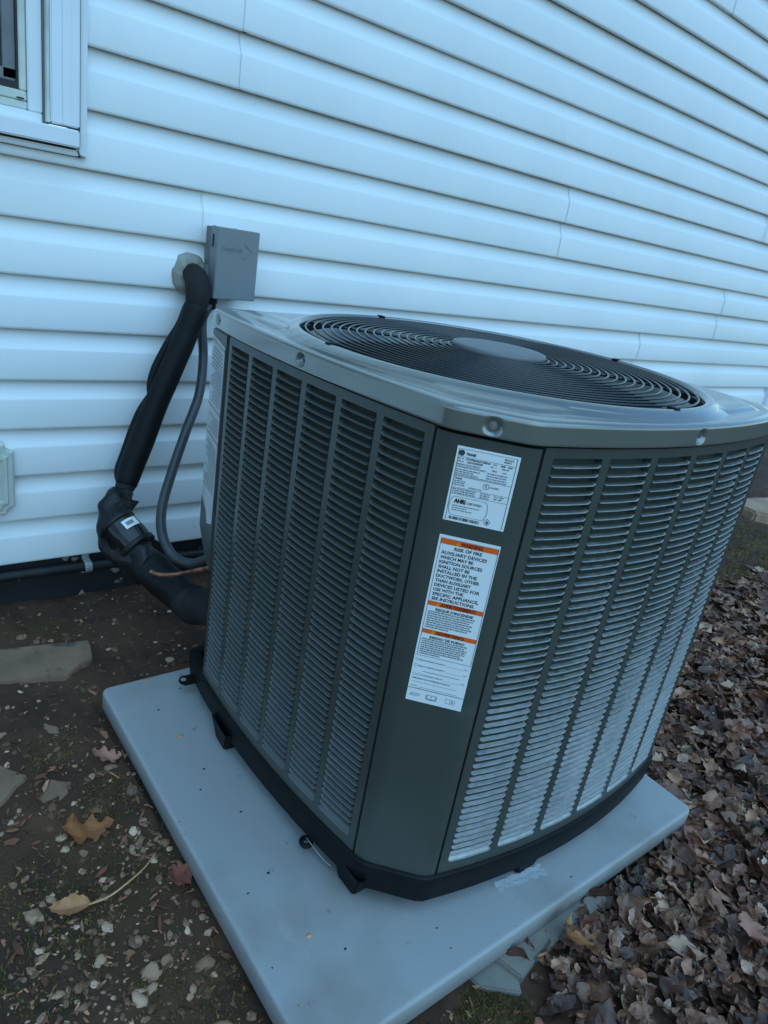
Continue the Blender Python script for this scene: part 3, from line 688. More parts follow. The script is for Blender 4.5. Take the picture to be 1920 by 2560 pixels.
ptext(k_, 'TRANE', 0.0172, 0.7320, 0.0034, 0.0305, 0.035, D)
ptext(k_, 'MFR DATE', 0.0690, 0.7352, 0.0020, 0.0815, 0.02, D); ptext(k_, '8/2023', 0.0690, 0.7318, 0.0021, 0.0785, 0.02, D)
ptext(k_, 'MOD. NO.', 0.0080, 0.7255, 0.0018, 0.0160, 0.01, D); ptext(k_, '5TWR6036A1000AA', 0.0185, 0.7253, 0.0026, 0.0520, 0.02, D)
ptext(k_, 'SERIAL NO.', 0.0080, 0.7216, 0.0018, 0.0165, 0.01, D); ptext(k_, '23315X2PXF', 0.0205, 0.7213, 0.0026, 0.0420, 0.02, D)
ptext(k_, 'VOLTS', 0.0550, 0.7255, 0.0019, 0.0605, 0.01, D); ptext(k_, '208   230', 0.0655, 0.7253, 0.0024, 0.0815, 0.015, D)
ptext(k_, 'PH   1', 0.0530, 0.7215, 0.0021, 0.0600, 0.015, D); ptext(k_, 'HZ 60', 0.0680, 0.7215, 0.0021, 0.0770, 0.015, D)
ptext(g_, 'MINIMUM CIRCUIT AMPACITY', 0.0080, 0.7172, 0.0021, 0.0400, 0.03, D); ptext(k_, '18.0', 0.0560, 0.7165, 0.0023, 0.0620, 0.015, D); ptext(g_, 'AMPS', 0.0700, 0.7165, 0.0019, 0.0750, 0.03, D)
ptext(g_, 'OVERCURRENT PROTECTIVE DEVICE', 0.0080, 0.7140, 0.0020, 0.0475, 0.03, D)
for i in range(3): greek(g_, 0.0080, 0.0400, 0.7102 - i * 0.0030, 0.0016, D, 10 + i, (1, .8, .95)[i])
for i in range(3): greek(g_, 0.050, 0.080, 0.7120 - i * 0.0036, 0.0017, D, 40 + i, .9)
greek(g_, 0.0080, 0.0780, 0.7020, 0.0014, D, 50)
ptext(k_, 'TRANE', 0.0085, 0.6968, 0.0026, 0.0185, 0.02, D)
for i in range(3): greek(g_, 0.0085, 0.0240, 0.6938 - i * 0.0028, 0.0015, D, 60 + i)
ptext(g_, 'ASSEMBLED IN USA', 0.0300, 0.6868, 0.0018, 0.0480, 0.03, D); ptext(k_, 'US LISTED', 0.0575, 0.6930, 0.0021, 0.0700, 0.01, D)
for i in range(3): greek(g_, 0.0085, 0.0420, 0.6822 - i * 0.0028, 0.0016, D, 70 + i, .95); greek(g_, 0.047, 0.060, 0.6822 - i * 0.0028, 0.0016, D, 75 + i)
ptext(k_, '51.5  LRA', 0.0660, 0.6815, 0.0022, 0.0790, 0.015, D); ptext(k_, '1/6  HP', 0.0660, 0.6780, 0.0022, 0.0770, 0.015, D)
ptext(k_, 'AHRI', 0.0140, 0.6632, 0.0058, 0.0300, 0.05, D); ptext(k_, 'CERTIFIED', 0.0315, 0.6637, 0.0032, 0.0528, 0.0, D)
for i in range(3): greek(g_, 0.0130, 0.050, 0.6585 - i * 0.0032, 0.0014, D, 80 + i, (1, .55, .75)[i])
arc = [(0.0125 + 0.004 * (1 - math.cos(a)) - 0.004, 0.6585 + 0.0135 * math.sin(a)) for a in [R(90 - 15 * i) for i in range(13)]]
oval = [(0.0130, 0.6720), (0.0105, 0.6690), (0.0090, 0.6640), (0.0085, 0.6585), (0.0090, 0.6530), (0.0105, 0.6480), (0.0130, 0.6450)]
pline(k_, oval, 0.0005, D); pline(k_, [(0.0700 - s, z) for s, z in oval], 0.0006, D); pline(g_, [(0.0130, 0.6720), (0.0570, 0.6720)], 0.0006, D); pline(g_, [(0.0130, 0.6450), (0.0570, 0.6450)], 0.0006, D)
rg = random.Random(3); s = 0.0110
while s < 0.0535:
    w = rg.choice((0.0004, 0.0008, 0.0012)); pquad(k_, s, s + w, 0.6385, 0.6428, D, 1); s += w + rg.choice((0.0004, 0.0006, 0.001))
cir = [(0.0525 + 0.0040 * math.cos(a), 0.6938 + 0.0040 * math.sin(a)) for a in [2 * math.pi * i / 20 for i in range(21)]]; pline(k_, cir, 0.0006, D)
ptext(k_, 'U', 0.0505, 0.6935, 0.0030, None, 0.01, D); ptext(k_, 'L', 0.0527, 0.6920, 0.0030, None, 0.01, D)
pline(k_, [(0.0643, 0.6488), (0.0690, 0.6440), (0.0643, 0.6392), (0.0596, 0.6440), (0.0643, 0.6488)], 0.0006, D)
k_.add([pp(a, z, D) for a, z in [(0.0643, 0.6465), (0.0660, 0.6442), (0.0656, 0.6422), (0.0643, 0.6414), (0.0629, 0.6424), (0.0627, 0.6444), (0.0636, 0.6440)]], [tuple(range(7))])
stuff(k_.build('print', M_INK, nameplate, recalc=False)); stuff(g_.build('small_print', M_GREYINK, nameplate, recalc=False))
b = MB(); b.add([pp(0.0112 + 0.0042 * math.cos(2 * math.pi * i / 20), 0.7342 + 0.0042 * math.sin(2 * math.pi * i / 20), D) for i in range(20)], [tuple(range(20))]); b.build('round_emblem', M_INK, nameplate, recalc=False)
b = MB()
for i in range(3):
    a = R(40 + 120 * i); pline(b, [(0.0112 + 0.0010 * math.cos(a), 0.7342 + 0.0010 * math.sin(a)), (0.0112 + 0.0024 * math.cos(a + .9), 0.7342 + 0.0024 * math.sin(a + .9)), (0.0112 + 0.0036 * math.cos(a + 1.5), 0.7342 + 0.0036 * math.sin(a + 1.5))], 0.0007, D + 0.0003)
b.build('emblem_swirl', M_GREYINK, nameplate, recalc=False)

wl_ = MB(); sheet(wl_, 0.0045, 0.0912, 0.3322, 0.6130, 0.0001, LD); warn = wl_.build('warning_label', M_PAPER, ac); warn['label'] = 'tall white warning label with three orange bands below the data plate'
k_, g_, r_, y_ = MB(), MB(), MB(), MB()
BANDS = [(0.5996, 0.6079), (0.5002, 0.5078), (0.4532, 0.4605)]
for za, zb in BANDS:
    b = MB(); pquad(b, 0.0084, 0.0892, za, zb, 0.0006, 2); b.build('orange_band', M_ORANGE, warn, recalc=False)
pline(k_, [(0.0080, 0.6085), (0.0080, 0.4145)], 0.0006, D); pline(k_, [(0.0896, 0.6085), (0.0896, 0.4145)], 0.0006, D); pline(g_, [(0.0080, 0.6085), (0.0896, 0.6085)], 0.0005, D); pline(g_, [(0.0080, 0.4145), (0.0896, 0.4145)], 0.0008, D)
for tx, s0_, z_, h_, s1_ in (('WARNING', 0.0365, 0.6010, 0.0058, 0.0680), ('AVERTISSEMENT', 0.0265, 0.5014, 0.0055, 0.0790), ('ADVERTENCI', 0.0285, 0.4544, 0.0053, 0.0700)):
    b = MB(); ptext(b, tx, s0_, z_, h_, s1_, 0.03, D); stuff(b.build('band_print', M_DKRED, warn, recalc=False))
for s, z in ((0.0325, 0.6010), (0.0222, 0.5014), (0.0240, 0.4544)):
    y_.add([pp(s - 0.0025, z, D), pp(s + 0.0025, z, D), pp(s, z + 0.0050, D)], [(0, 1, 2)]); pline(r_, [(s, z + 0.0010), (s, z + 0.0034)], 0.0006, D + 0.0003)
ptext(k_, 'RISK OF FIRE', 0.0290, 0.5925, 0.0050, 0.0685, 0.012, D)
LINES = [('AUXILIARY DEVICES', .0770), ('WHICH MAY BE', .0590), ('IGNITION SOURCES', .0735), ('SHALL NOT BE', .0570), ('INSTALLED IN THE', .0690), ('DUCTWORK, OTHER', .0740), ('THAN AUXILIARY', .0635), ('DEVICES LISTED FOR', .0775), ('USE WITH THE', .0555), ('SPECIFIC APPLIANCE,', .0790), ('SEE INSTRUCTIONS.', .0745)]
for i, (tx, e) in enumerate(LINES): ptext(k_, tx, 0.0115, 0.5845 - i * (0.5845 - 0.5103) / 10, 0.0049, e, 0.012, D)
ptext(k_, "RISQUE D'INCENDIE", 0.0210, 0.4932, 0.0042, 0.0765, 0.02, D); ptext(k_, 'RIESGO DE FUEGO', 0.0210, 0.4462, 0.0038, 0.0735, 0.025, D)
for i in range(8): greek(g_, 0.0110, 0.0800, 0.4895 - i * 0.0037, 0.0022, D, 100 + i, (1, .97, .9, 1, .93, 1, .9, .5)[i])
for i in range(8): greek(g_, 0.0108, 0.0790, 0.4425 - i * 0.0036, 0.0022, D, 120 + i, (1, .93, 1, .98, 1, .9, .96, .45)[i])
for z, tx in ((0.4055, 'Charge Added at Factory ='), (0.3948, 'Charge Added at Install ='), (0.3795, 'Total System Charge =')):
    ci = [(0.0100 + 0.0024 * math.cos(2 * math.pi * i / 14), z + 0.0012 + 0.0024 * math.sin(2 * math.pi * i / 14)) for i in range(15)]; pline(g_, ci, 0.0005, D)
    s = 0.0130
    if z < 0.385:
        pline(g_, [(a + 0.0070, b_) for a, b_ in ci], 0.0005, D); ptext(g_, '+', 0.0128, z, 0.0022, None, 0.0, D); s = 0.0205
    ptext(g_, tx, s, z, 0.0026, s + 0.0410 * len(tx) / 25, 0.02, D); pline(g_, [(0.0560, z - 0.0008), (0.0810, z - 0.0008)], 0.0004, D); ptext(g_, 'lb/oz', 0.0822, z, 0.0020, 0.0872, 0.02, D)
pline(g_, [(0.022, 0.3875), (0.078, 0.3875)], 0.0010, D)
ptext(k_, 'REFRIGERATION SYSTEM INSTALLED BY', 0.0085, 0.3725, 0.0021, 0.0665, 0.01, D)
pline(g_, [(0.0085, 0.3672), (0.078, 0.3672)], 0.0006, D); ptext(g_, 'TEL. NO.', 0.0085, 0.3590, 0.0020, 0.0180, 0.02, D); pline(g_, [(0.020, 0.3585), (0.080, 0.3585)], 0.0006, D); pline(k_, [(0.0052, 0.3554), (0.0905, 0.3554)], 0.0009, D)
b = MB()
# three pictograms: tag, open book, page with a mark
pline(b, [(0.0095, 0.3420), (0.0235, 0.3420), (0.0250, 0.3465), (0.0110, 0.3465), (0.0095, 0.3420)], 0.0006, D)
for i in range(4): pline(b, [(0.0115 + 0.003 * i, 0.3428), (0.0130 + 0.003 * i, 0.3458)], 0.0008, D)
for sx in (-1, 1): pline(b, [(0.0430, 0.3405), (0.0430 + sx * 0.0065, 0.3418), (0.0430 + sx * 0.0065, 0.3490), (0.0430, 0.3475), (0.0430, 0.3405)], 0.0008, D); pline(b, [(0.0430 + sx * 0.0078, 0.3478), (0.0430 + sx * 0.0078, 0.3402), (0.0430, 0.3392)], 0.0010, D)
for sx in (-1, 1): pline(b, [(0.0722, 0.3410), (0.0722 + sx * 0.0070, 0.3410), (0.0722 + sx * 0.0070, 0.3485), (0.0722, 0.3485), (0.0722, 0.3410)], 0.0006, D)
pline(b, [(0.0755, 0.3425), (0.0755, 0.3468)], 0.0022, D)
b.build('pictograms', M_GREYINK, warn, recalc=False)
stuff(k_.build('print', M_INK, warn, recalc=False)); stuff(g_.build('small_print', M_GREYINK, warn, recalc=False)); stuff(r_.build('alert_marks', M_DKRED, warn, recalc=False)); stuff(y_.build('alert_triangles', M_YELLOW, warn, recalc=False))
# weathered label on the service cover
b = MB(); SA, SBv = A_.lerp(B_, 0.06), A_.lerp(B_, 0.95); on = V2(-1, 0.12).normalized() * 0.0008
def sp(t, z, d=0.0): q = SA.lerp(SBv, t) + on * (1 + d); return Vector((q.x, q.y, Z(z)))
b.add([sp(0, .735), sp(1, .748), sp(1, .40), sp(.55, .375), sp(.4, .35), sp(0, .36)], [(0, 1, 2, 3, 4, 5)]); sl = b.build('service_label', M_PAPER2, ac, recalc=False)
b = MB()
for z in (0.725, 0.595, 0.535): b.add([sp(0, z, 1), sp(1, z + .012, 1), sp(1, z + .016, 1), sp(0, z + .004, 1)], [(0, 1, 2, 3)])
b.build('orange_band', M_FADED, sl, recalc=False)
b = MB(); rg = random.Random(5)
for i in range(40):
    z = 0.715 - i * 0.0075
    if .585 < z < .61 or .525 < z < .55: continue
    e = rg.uniform(.6, .95); b.add([sp(.08, z, 1), sp(e, z + .009 * e, 1), sp(e, z + .009 * e + .0028, 1), sp(.08, z + .0028, 1)], [(0, 1, 2, 3)])
stuff(b.build('small_print', M_GREYINK, sl, recalc=False))

# ------------------------------------------------------------------ disconnect box on the wall
box = thing('disconnect_box', 'small grey metal electrical disconnect box screwed to the siding', 'electrical box', (0.96, -0.05, 0.757))
bo = (0.96, -0.05, 0.757)
b = MB(); b.box((0.9045, -0.066, 0.760), (1.0185, -0.004, 0.9335)); b.build('back_box', M_BOXSIDE, box, org=bo, bevel=0.0015)
b = MB()
fr = [(0.899, 0.755), (1.0215, 0.757), (1.0215, 0.9365), (0.899, 0.9365)]
loft(b, [[Vector((x, y, z)) for x, z in fr] for y in (-0.052, -0.0885)] + [[Vector((0.96 + (x - 0.96) * .985, -0.0905, 0.846 + (z - 0.846) * .988)) for x, z in fr]], True, False, True)
lid = b.build('cover', M_BOX, box, org=bo, bevel=0.0012)
b = MB(); b.box((0.8965, -0.070, 0.885), (0.8993, -0.066, 0.917)); b.build('hinge_slot', M_SHROUD, box, org=bo)
b = MB(); v, f = text2d('DiversiTech', 0.012); x0 = min(p.x for p in v); x1 = max(p.x for p in v)
sc = 0.058 / (x1 - x0); n0 = len(v)
b.add([Vector((0.914 + (p.x - x0) * sc, -0.0905, 0.880 + p.y * sc * 1.35)) for p in v] + [Vector((0.914 + (p.x - x0) * sc, -0.0915, 0.880 + p.y * sc * 1.35)) for p in v], f + [tuple(i + n0 for i in q) for q in f])
b.build('embossed_name', M_BOX, box, org=bo, recalc=False)
b = MB()
for (xa, za), (xb, zb) in (((0.981, 0.902), (0.999, 0.886)), ((0.999, 0.886), (0.976, 0.866))):
    d = Vector((xb - xa, 0, zb - za)).normalized() * 0.0016; nrm_ = Vector((-d.z, 0, d.x))
    q = [Vector((xa, 0, za)) + nrm_, Vector((xa, 0, za)) - nrm_, Vector((xb, 0, zb)) - nrm_, Vector((xb, 0, zb)) + nrm_]
    loft(b, [[p + Vector((0, -0.0903, 0)) for p in q], [p + Vector((0, -0.0922, 0)) for p in q]], True, False, True)
b.build('embossed_chevron', M_BOX, box, org=bo)
for x in (0.916, 0.975):
    b = MB(); disc(b, (x, -0.034, 0.9336), (0, 0, 1), 0.0035, 8, 0.0035); b.build('screw', M_SCREW, box, org=bo)
b = MB(); b.box((0.895, -0.045, 0.795), (0.9043, -0.030, 0.835)); b.build('latch', M_STRAP, box, org=bo, bevel=0.001)
b = MB(); b.box((0.945, -0.062, 0.7515), (0.965, -0.055, 0.7548)); b.build('bottom_tab', M_SHROUD, box, org=bo)
b = MB(); revolve(b, (0.915, -0.045, 0), [(0.001, 0.760), (0.017, 0.760), (0.017, 0.738), (0.014, 0.736), (0.014, 0.722), (0.001, 0.722)], 16); b.build('conduit_fitting', M_PIPE, box, True, org=bo, recalc=False)

# ------------------------------------------------------------------ refrigerant line
WALLY = -0.005
putty = MB(); rings = []
for rr, h in ((0.053, 0.004), (0.053, -0.004), (0.048, -0.014), (0.040, -0.021), (0.031, -0.024), (0.024, -0.020)):
    ring = []
    for k in range(40):
        a = 2 * math.pi * k / 40; q = 1 + 0.16 * noise.noise(Vector((math.cos(a) * 1.4, math.sin(a) * 1.4, rr * 14))) + 0.06 * noise.noise(Vector((math.cos(a) * 4, math.sin(a) * 4, rr * 40)))
        ring.append(Vector((0.866 + rr * q * math.cos(a) * .93, WALLY + h * (1 + 0.3 * noise.noise(Vector((math.cos(a) * 2, math.sin(a) * 2, 3)))), 0.803 + rr * q * math.sin(a))))
    rings.append(ring)
loft(putty, rings, True, False, True)
tag(putty.build('sealing_putty', M_PUTTY, None, True, org=(0.866, WALLY, 0.803), recalc=False), 'lumpy grey putty ring sealing the pipe hole in the siding', 'sealant')
ls = thing('refrigerant_line', 'thick black foam insulated refrigerant pipe slanting down the wall to the condenser', 'pipe', (0.73, -0.12, 0.4)); lo = (0.73, -0.12, 0.4)
b = MB(); tube(b, [(0.868, 0.0, 0.806), (0.866, -0.03, 0.806), (0.864, -0.055, 0.798), (0.862, -0.073, 0.776), (0.860, -0.078, 0.75), (0.857, -0.080, 0.725), (0.852, -0.083, 0.700)], [0.028, 0.0285, 0.031, 0.033, 0.0315, 0.029, 0.028], 24, 5, wob=0.05, wfreq=14)
b.build('foam_elbow', M_FOAM2, ls, True, org=lo, recalc=False)
b = MB(); tube(b, [(0.858, -0.082, 0.728), (0.850, -0.085, 0.708), (0.832, -0.09, 0.664), (0.810, -0.095, 0.612), (0.774, -0.10, 0.527), (0.743, -0.105, 0.452), (0.700, -0.115, 0.340), (0.678, -0.122, 0.285), (0.668, -0.127, 0.258)], [0.0335, 0.0345, 0.0325, 0.031, 0.0315, 0.0312, 0.0315, 0.031, 0.033, 0.0335, 0.032, 0.031, 0.028], 24, 6, wob=0.035, wfreq=18)
b.build('foam_sleeve', M_FOAM, ls, True, org=lo, recalc=False)
# split edge of the sleeve standing off on the wall side
for pts, w in (([(0.828, -0.068, 0.725), (0.816, -0.068, 0.68), (0.788, -0.068, 0.625), (0.757, -0.072, 0.562), (0.741, -0.080, 0.515), (0.738, -0.09, 0.475)], [0.004, 0.007, 0.010, 0.011, 0.009, 0.004]), ([(0.735, -0.085, 0.49), (0.712, -0.085, 0.445), (0.694, -0.088, 0.395), (0.674, -0.093, 0.335), (0.657, -0.10, 0.285), (0.655, -0.115, 0.255)], [0.004, 0.008, 0.010, 0.011, 0.012, 0.008])):
    b = MB(); tube(b, pts, w, 10, 5); b.build('split_flap', M_FOAM, ls, True, org=lo, recalc=False)
b = MB(); tube(b, [(0.672, -0.125, 0.262), (0.660, -0.135, 0.244), (0.650, -0.145, 0.228)], [0.029, 0.024, 0.03], 18, 4); b.build('pinched_joint', M_FOAM2, ls, True, org=lo, recalc=False)
LOW = [(0.655, -0.138, 0.238), (0.632, -0.165, 0.208), (0.620, -0.20, 0.172), (0.620, -0.235, 0.145), (0.634, -0.28, 0.122), (0.662, -0.33, 0.103), (0.690, -0.395, 0.080), (0.714, -0.45, 0.066), (0.730, -0.52, 0.080), (0.745, -0.60, 0.092)]
b = MB(); tube(b, LOW[:5] + [LOW[5]], [0.030, 0.041, 0.047, 0.049, 0.049, 0.046], 36, 9, wob=0.34, wfreq=27); b.build('tape_wrap', M_TAPE, ls, True, org=lo, recalc=False)
b = MB(); tube(b, LOW[4:8], [0.040, 0.046, 0.043, 0.045, 0.042], 28, 8, wob=0.17, wfreq=20); b.build('lower_sleeve', M_FOAM, ls, True, org=lo, recalc=False)
b = MB(); tube(b, [LOW[7], (0.722, -0.485, 0.058), LOW[8], LOW[9]], [0.046, 0.044, 0.044, 0.042], 24, 6, wob=0.07, wfreq=20); b.build('end_sleeve', M_FOAM2, ls, True, org=lo, recalc=False)
# shiny black collar with a white tag
ca, cb = Vector((0.612, -0.225, 0.186)), Vector((0.648, -0.292, 0.140)); ax = (cb - ca).normalized()
b = MB(); tube(b, [ca, ca.lerp(cb, .5), cb], [0.047, 0.050, 0.046], 28, 6, wob=0.05); b.build('collar', M_GLOSSBLK, ls, True, org=lo, recalc=False)
for t in (0.02, 0.92):
    c0 = ca.lerp(cb, t); b = MB(); tube(b, [c0 - ax * 0.006, c0 + ax * 0.006], [0.0510, 0.0510], 28, 3, wob=0.05); b.build('collar_band', M_TAPE, ls, True, org=lo, recalc=False)
u_ = ax.cross(Vector((0, 0, 1))).normalized(); w_ = u_.cross(ax)
def col(t, ang, r): return ca.lerp(cb, t) + (u_ * math.cos(ang) + w_ * math.sin(ang)) * r
cdir = (Vector(cam.location) - ca).normalized(); a0 = math.atan2(cdir.dot(w_), cdir.dot(u_)) 
b = MB(); loft(b, [[col(t, a0 + R(d), 0.0522) for t in (0.22, 0.50)] for d in range(12, 62, 8)], False); b.build('white_tag', M_PAPER, ls, True, org=lo, recalc=False)
b = MB(); loft(b, [[col(t, a0 + R(d), 0.0527) for t in (0.30, 0.42)] for d in range(20, 50, 6)], False); b.build('tag_print', M_GREYINK, ls, True, org=lo, recalc=False)
# loose tape ends
def flap(pts, m):
    b = MB(); n = len(pts); cc = sum((Vector(p) for p in pts), Vector()) / n
    th = Vector((0.0012, 0.0012, 0)); b.add([Vector(p) for p in pts] + [Vector(p) + th for p in pts], [tuple(range(n)), tuple(range(2 * n - 1, n - 1, -1))] + [(i, (i + 1) % n, (i + 1) % n + n, i + n) for i in range(n)])
    b.build('tape_flap', m, ls, False, org=lo)
flap([(0.618, -0.20, 0.235), (0.650, -0.185, 0.238), (0.688, -0.175, 0.222), (0.672, -0.18, 0.205), (0.648, -0.20, 0.192), (0.62, -0.215, 0.205)], M_TAPE)
flap([(0.588, -0.215, 0.225), (0.615, -0.205, 0.238), (0.640, -0.215, 0.222), (0.622, -0.235, 0.205), (0.595, -0.235, 0.200)], M_TAPE)
flap([(0.596, -0.25, 0.165), (0.586, -0.235, 0.150), (0.592, -0.24, 0.125), (0.612, -0.262, 0.112), (0.632, -0.285, 0.128), (0.618, -0.275, 0.150)], M_TAPE)
flap([(0.655, -0.30, 0.150), (0.672, -0.315, 0.150), (0.688, -0.34, 0.138), (0.672, -0.335, 0.118), (0.652, -0.32, 0.125)], M_TAPE)
flap([(0.640, -0.175, 0.262), (0.66, -0.165, 0.255), (0.655, -0.18, 0.235), (0.632, -0.19, 0.232)], M_TAPE)
flap([(0.665, -0.29, 0.172), (0.70, -0.27, 0.150), (0.735, -0.26, 0.118), (0.71, -0.28, 0.098), (0.672, -0.30, 0.098)], M_FOAM)
flap([(0.600, -0.255, 0.120), (0.640, -0.29, 0.105), (0.640, -0.285, 0.062), (0.620, -0.265, 0.046), (0.606, -0.25, 0.085)], M_TAPE)
wh = MB(); tube(wh, [(0.915, -0.045, 0.735), (0.893, -0.052, 0.705), (0.886, -0.062, 0.672), (0.887, -0.08, 0.590), (0.863, -0.12, 0.499), (0.812, -0.17, 0.420), (0.758, -0.22, 0.327), (0.709, -0.28, 0.249), (0.692, -0.33, 0.194), (0.702, -0.38, 0.154), (0.728, -0.43, 0.151), (0.748, -0.48, 0.183), (0.765, -0.555, 0.215)], 0.0128, 18, 8)
tag(wh.build('conduit_whip', M_WHIP, None, True, org=(0.8, -0.2, 0.3), recalc=False), 'grey flexible electrical conduit looping from the disconnect box to the condenser', 'conduit')
cu = MB(); tube(cu, [(0.640, -0.395, 0.128), (0.652, -0.42, 0.129), (0.675, -0.46, 0.145), (0.697, -0.5, 0.169), (0.713, -0.55, 0.200), (0.722, -0.59, 0.222)], 0.0058, 12, 6)
tag(cu.build('copper_pipe', M_COPPER, None, True, org=(0.68, -0.47, 0.15), recalc=False), 'thin bare copper pipe running from black wrap into the condenser', 'pipe')

# ------------------------------------------------------------------ shim blocks under the pad, stones, scraps
def slab(name, poly, z, h, m, label, cat, bevel=0.004, group=None, tilt=(0, 0), rough=0.0):
    c = Vector((sum(p[0] for p in poly) / len(poly), sum(p[1] for p in poly) / len(poly), z)); b = MB()
    n = 5; fine = []
    for i in range(len(poly)):
        a, d = Vector(poly[i]), Vector(poly[(i + 1) % len(poly)])
        for k in range(n):
            p = a.lerp(d, k / n)
            if rough: p = p + Vector((noise.noise(Vector((p.x * 50, p.y * 50, 1))), noise.noise(Vector((p.x * 50, p.y * 50, 7))))) * rough
            fine.append(p)
    lift = lambda p: tilt[0] * (p.x - c.x) + tilt[1] * (p.y - c.y)
    loft(b, [[Vector((p.x, p.y, z + lift(p))) for p in fine], [Vector((p.x, p.y, z + h + lift(p))) for p in fine]], True, True, True)
    return tag(b.build(name, m, None, org=c, bevel=bevel), label, cat, group)
slab('shim_block', [(0.862, -1.415), (1.155, -1.405), (1.165, -1.488), (0.950, -1.492), (0.885, -1.505)], -0.205, 0.050, M_BLOCK, 'flat grey shim board sticking out under the right edge of the pad', 'block', 0.003)
slab('shim_block', [(0.80, -1.30), (0.875, -1.31), (0.905, -1.478), (0.872, -1.52), (0.815, -1.47)], -0.212, 0.046, M_BLOCK, 'narrow grey shim piece wedged below the pad next to green moss', 'block', 0.003, rough=0.002)
slab('slate_slab', [(0.10, -0.165), (0.337, -0.192), (0.541, -0.240), (0.528, -0.325), (0.495, -0.340), (0.452, -0.372), (0.310, -0.335), (0.08, -0.30)], -0.160, 0.020, M_SLATE, 'long flat grey slate slab lying on soil near the black foundation', 'stone', 0.003, rough=0.004, tilt=(0.02, 0.0))
slab('slate_slab', [(0.16, -0.585), (0.255, -0.605), (0.297, -0.660), (0.235, -0.715), (0.13, -0.70)], -0.172, 0.022, M_SLATE, 'angular grey slate piece cut off by the left edge of the photo', 'stone', 0.003, rough=0.004, tilt=(0.0, 0.05))
slab('slate_chip', [(0.332, -0.690), (0.366, -0.715), (0.352, -0.745), (0.312, -0.762), (0.300, -0.728)], -0.172, 0.018, M_SLATE, 'small square blue-grey slate chip near the pad, beside the oak leaf', 'stone', 0.002, rough=0.003, tilt=(0.1, 0.1))
slab('slate_chip', [(0.362, -0.520), (0.385, -0.545), (0.385, -0.575), (0.350, -0.560)], -0.168, 0.020, M_SLATE, 'pointed blue-grey stone chip standing up in the soil left of pad', 'stone', 0.002, rough=0.004, tilt=(0.2, 0.3))
slab('paver_stone', [(4.10, -0.24), (4.52, -0.30), (4.60, -0.52), (4.20, -0.56), (4.05, -0.42)], -0.175, 0.085, M_CONC, 'rough pale concrete stone on the ground beyond the condenser', 'stone', 0.012, rough=0.02)
# crumpled clear film by the right foot
b = MB(); rg = random.Random(11); nx, ny = 14, 5; vs = []
for j in range(ny):
    for i in range(nx):
        x = 0.935 + 0.115 * i / (nx - 1) + rg.uniform(-.002, .002); y = -1.372 - 0.010 * j / (ny - 1) * 2 - 0.016 * (i / (nx - 1)) + rg.uniform(-.003, .003)
        vs.append((x, y, PAD_Z + 0.0015 + abs(rg.gauss(0, 0.0016)) + (0.006 if j == 0 else 0)))
b.add(vs, [(j * nx + i, j * nx + i + 1, (j + 1) * nx + i + 1, (j + 1) * nx + i) for j in range(ny - 1) for i in range(nx - 1)])
tag(b.build('plastic_scrap', M_CLEAR, None, False, org=(0.99, -1.40, PAD_Z), recalc=False), 'crumpled scrap of clear plastic film on the pad at the base', 'plastic scrap')
b = MB(); tube(b, [(0.306, -1.004, gz(.306, -1.004) + .008), (0.345, -1.010, gz(.345, -1.01) + .012), (0.385, -1.003, gz(.385, -1.003) + .016), (0.42, -0.985, gz(.42, -.985) + .013), (0.447, -0.962, gz(.447, -.962) + .008)], [0.0022, 0.0018, 0.0016, 0.0012], 6, 5, wob=.1)
tag(b.build('twig', M_TWIG, None, True, org=(0.38, -1.0, -0.16), recalc=False), 'thin pale curved twig lying on soil left of the pad', 'twig')

# ------------------------------------------------------------------ leaves
def leaf_mesh(L, W, lobes, curl, fold, seed, N=11):
    """dry leaf: midrib, two half-widths and two uneven edges, bent along and across and crumpled"""
    rg = random.Random(seed); v = []; f = []
    ph = rg.uniform(0, 6); tw = rg.uniform(-0.7, 0.7); lf = rg.uniform(2.6, 4.2); so = Vector((seed * 3.1, 0, 0)); tip = rg.uniform(.7, 1.0); a1 = rg.uniform(-.6, .6)
    for i in range(N):
        t = i / (N - 1)
        env = math.sin(math.pi * min(1, t * 0.93 + 0.04)) ** 0.8 * (1 + a1 * (t - .5))
        x = (t - 0.5) * L * (1 if t < .8 else tip)
        zc = curl * L * ((t - 0.5) ** 2 * 4 - 0.3) + 0.05 * L * math.sin(t * 7 + ph)
        for s in (-1, -0.5, 0, 0.5, 1):
            w = W * 0.5 * env
            if abs(s) == 1: w *= 1 + lobes * 0.55 * math.cos(2 * math.pi * t * lf + ph + s) + rg.uniform(-.15, .12)
            if i in (0, N - 1): w *= 0.12
            y = s * w; z = zc + abs(s) ** 1.4 * fold * w + s * tw * w * (t - 0.5)
            z += 0.10 * W * noise.noise(Vector((x, y, 0)) * (2.4 / W) + so) + (0.06 * W * rg.uniform(-1, 1) if abs(s) == 1 else 0)
            v.append((x + 0.06 * W * rg.uniform(-1, 1) * (abs(s) == 1), y, z))
    for i in range(N - 1):
        for k in range(4):
            a = i * 5 + k; f.append((a, a + 1, a + 6, a + 5))
    return v, f
VAR = []
rgl = random.Random(21)
for i in range(48):
    L = rgl.uniform(0.016, 0.050) if i % 4 else rgl.uniform(0.050, 0.086); VAR.append(leaf_mesh(L, L * rgl.uniform(0.38, 0.70), rgl.choice((0.0, 0.0, 0.0, 0.1, 0.2, 0.35)), rgl.uniform(-0.25, 0.35), rgl.uniform(-0.3, 0.75), i))
VM = [raw('leaf', v, f, False) for v, f in VAR]
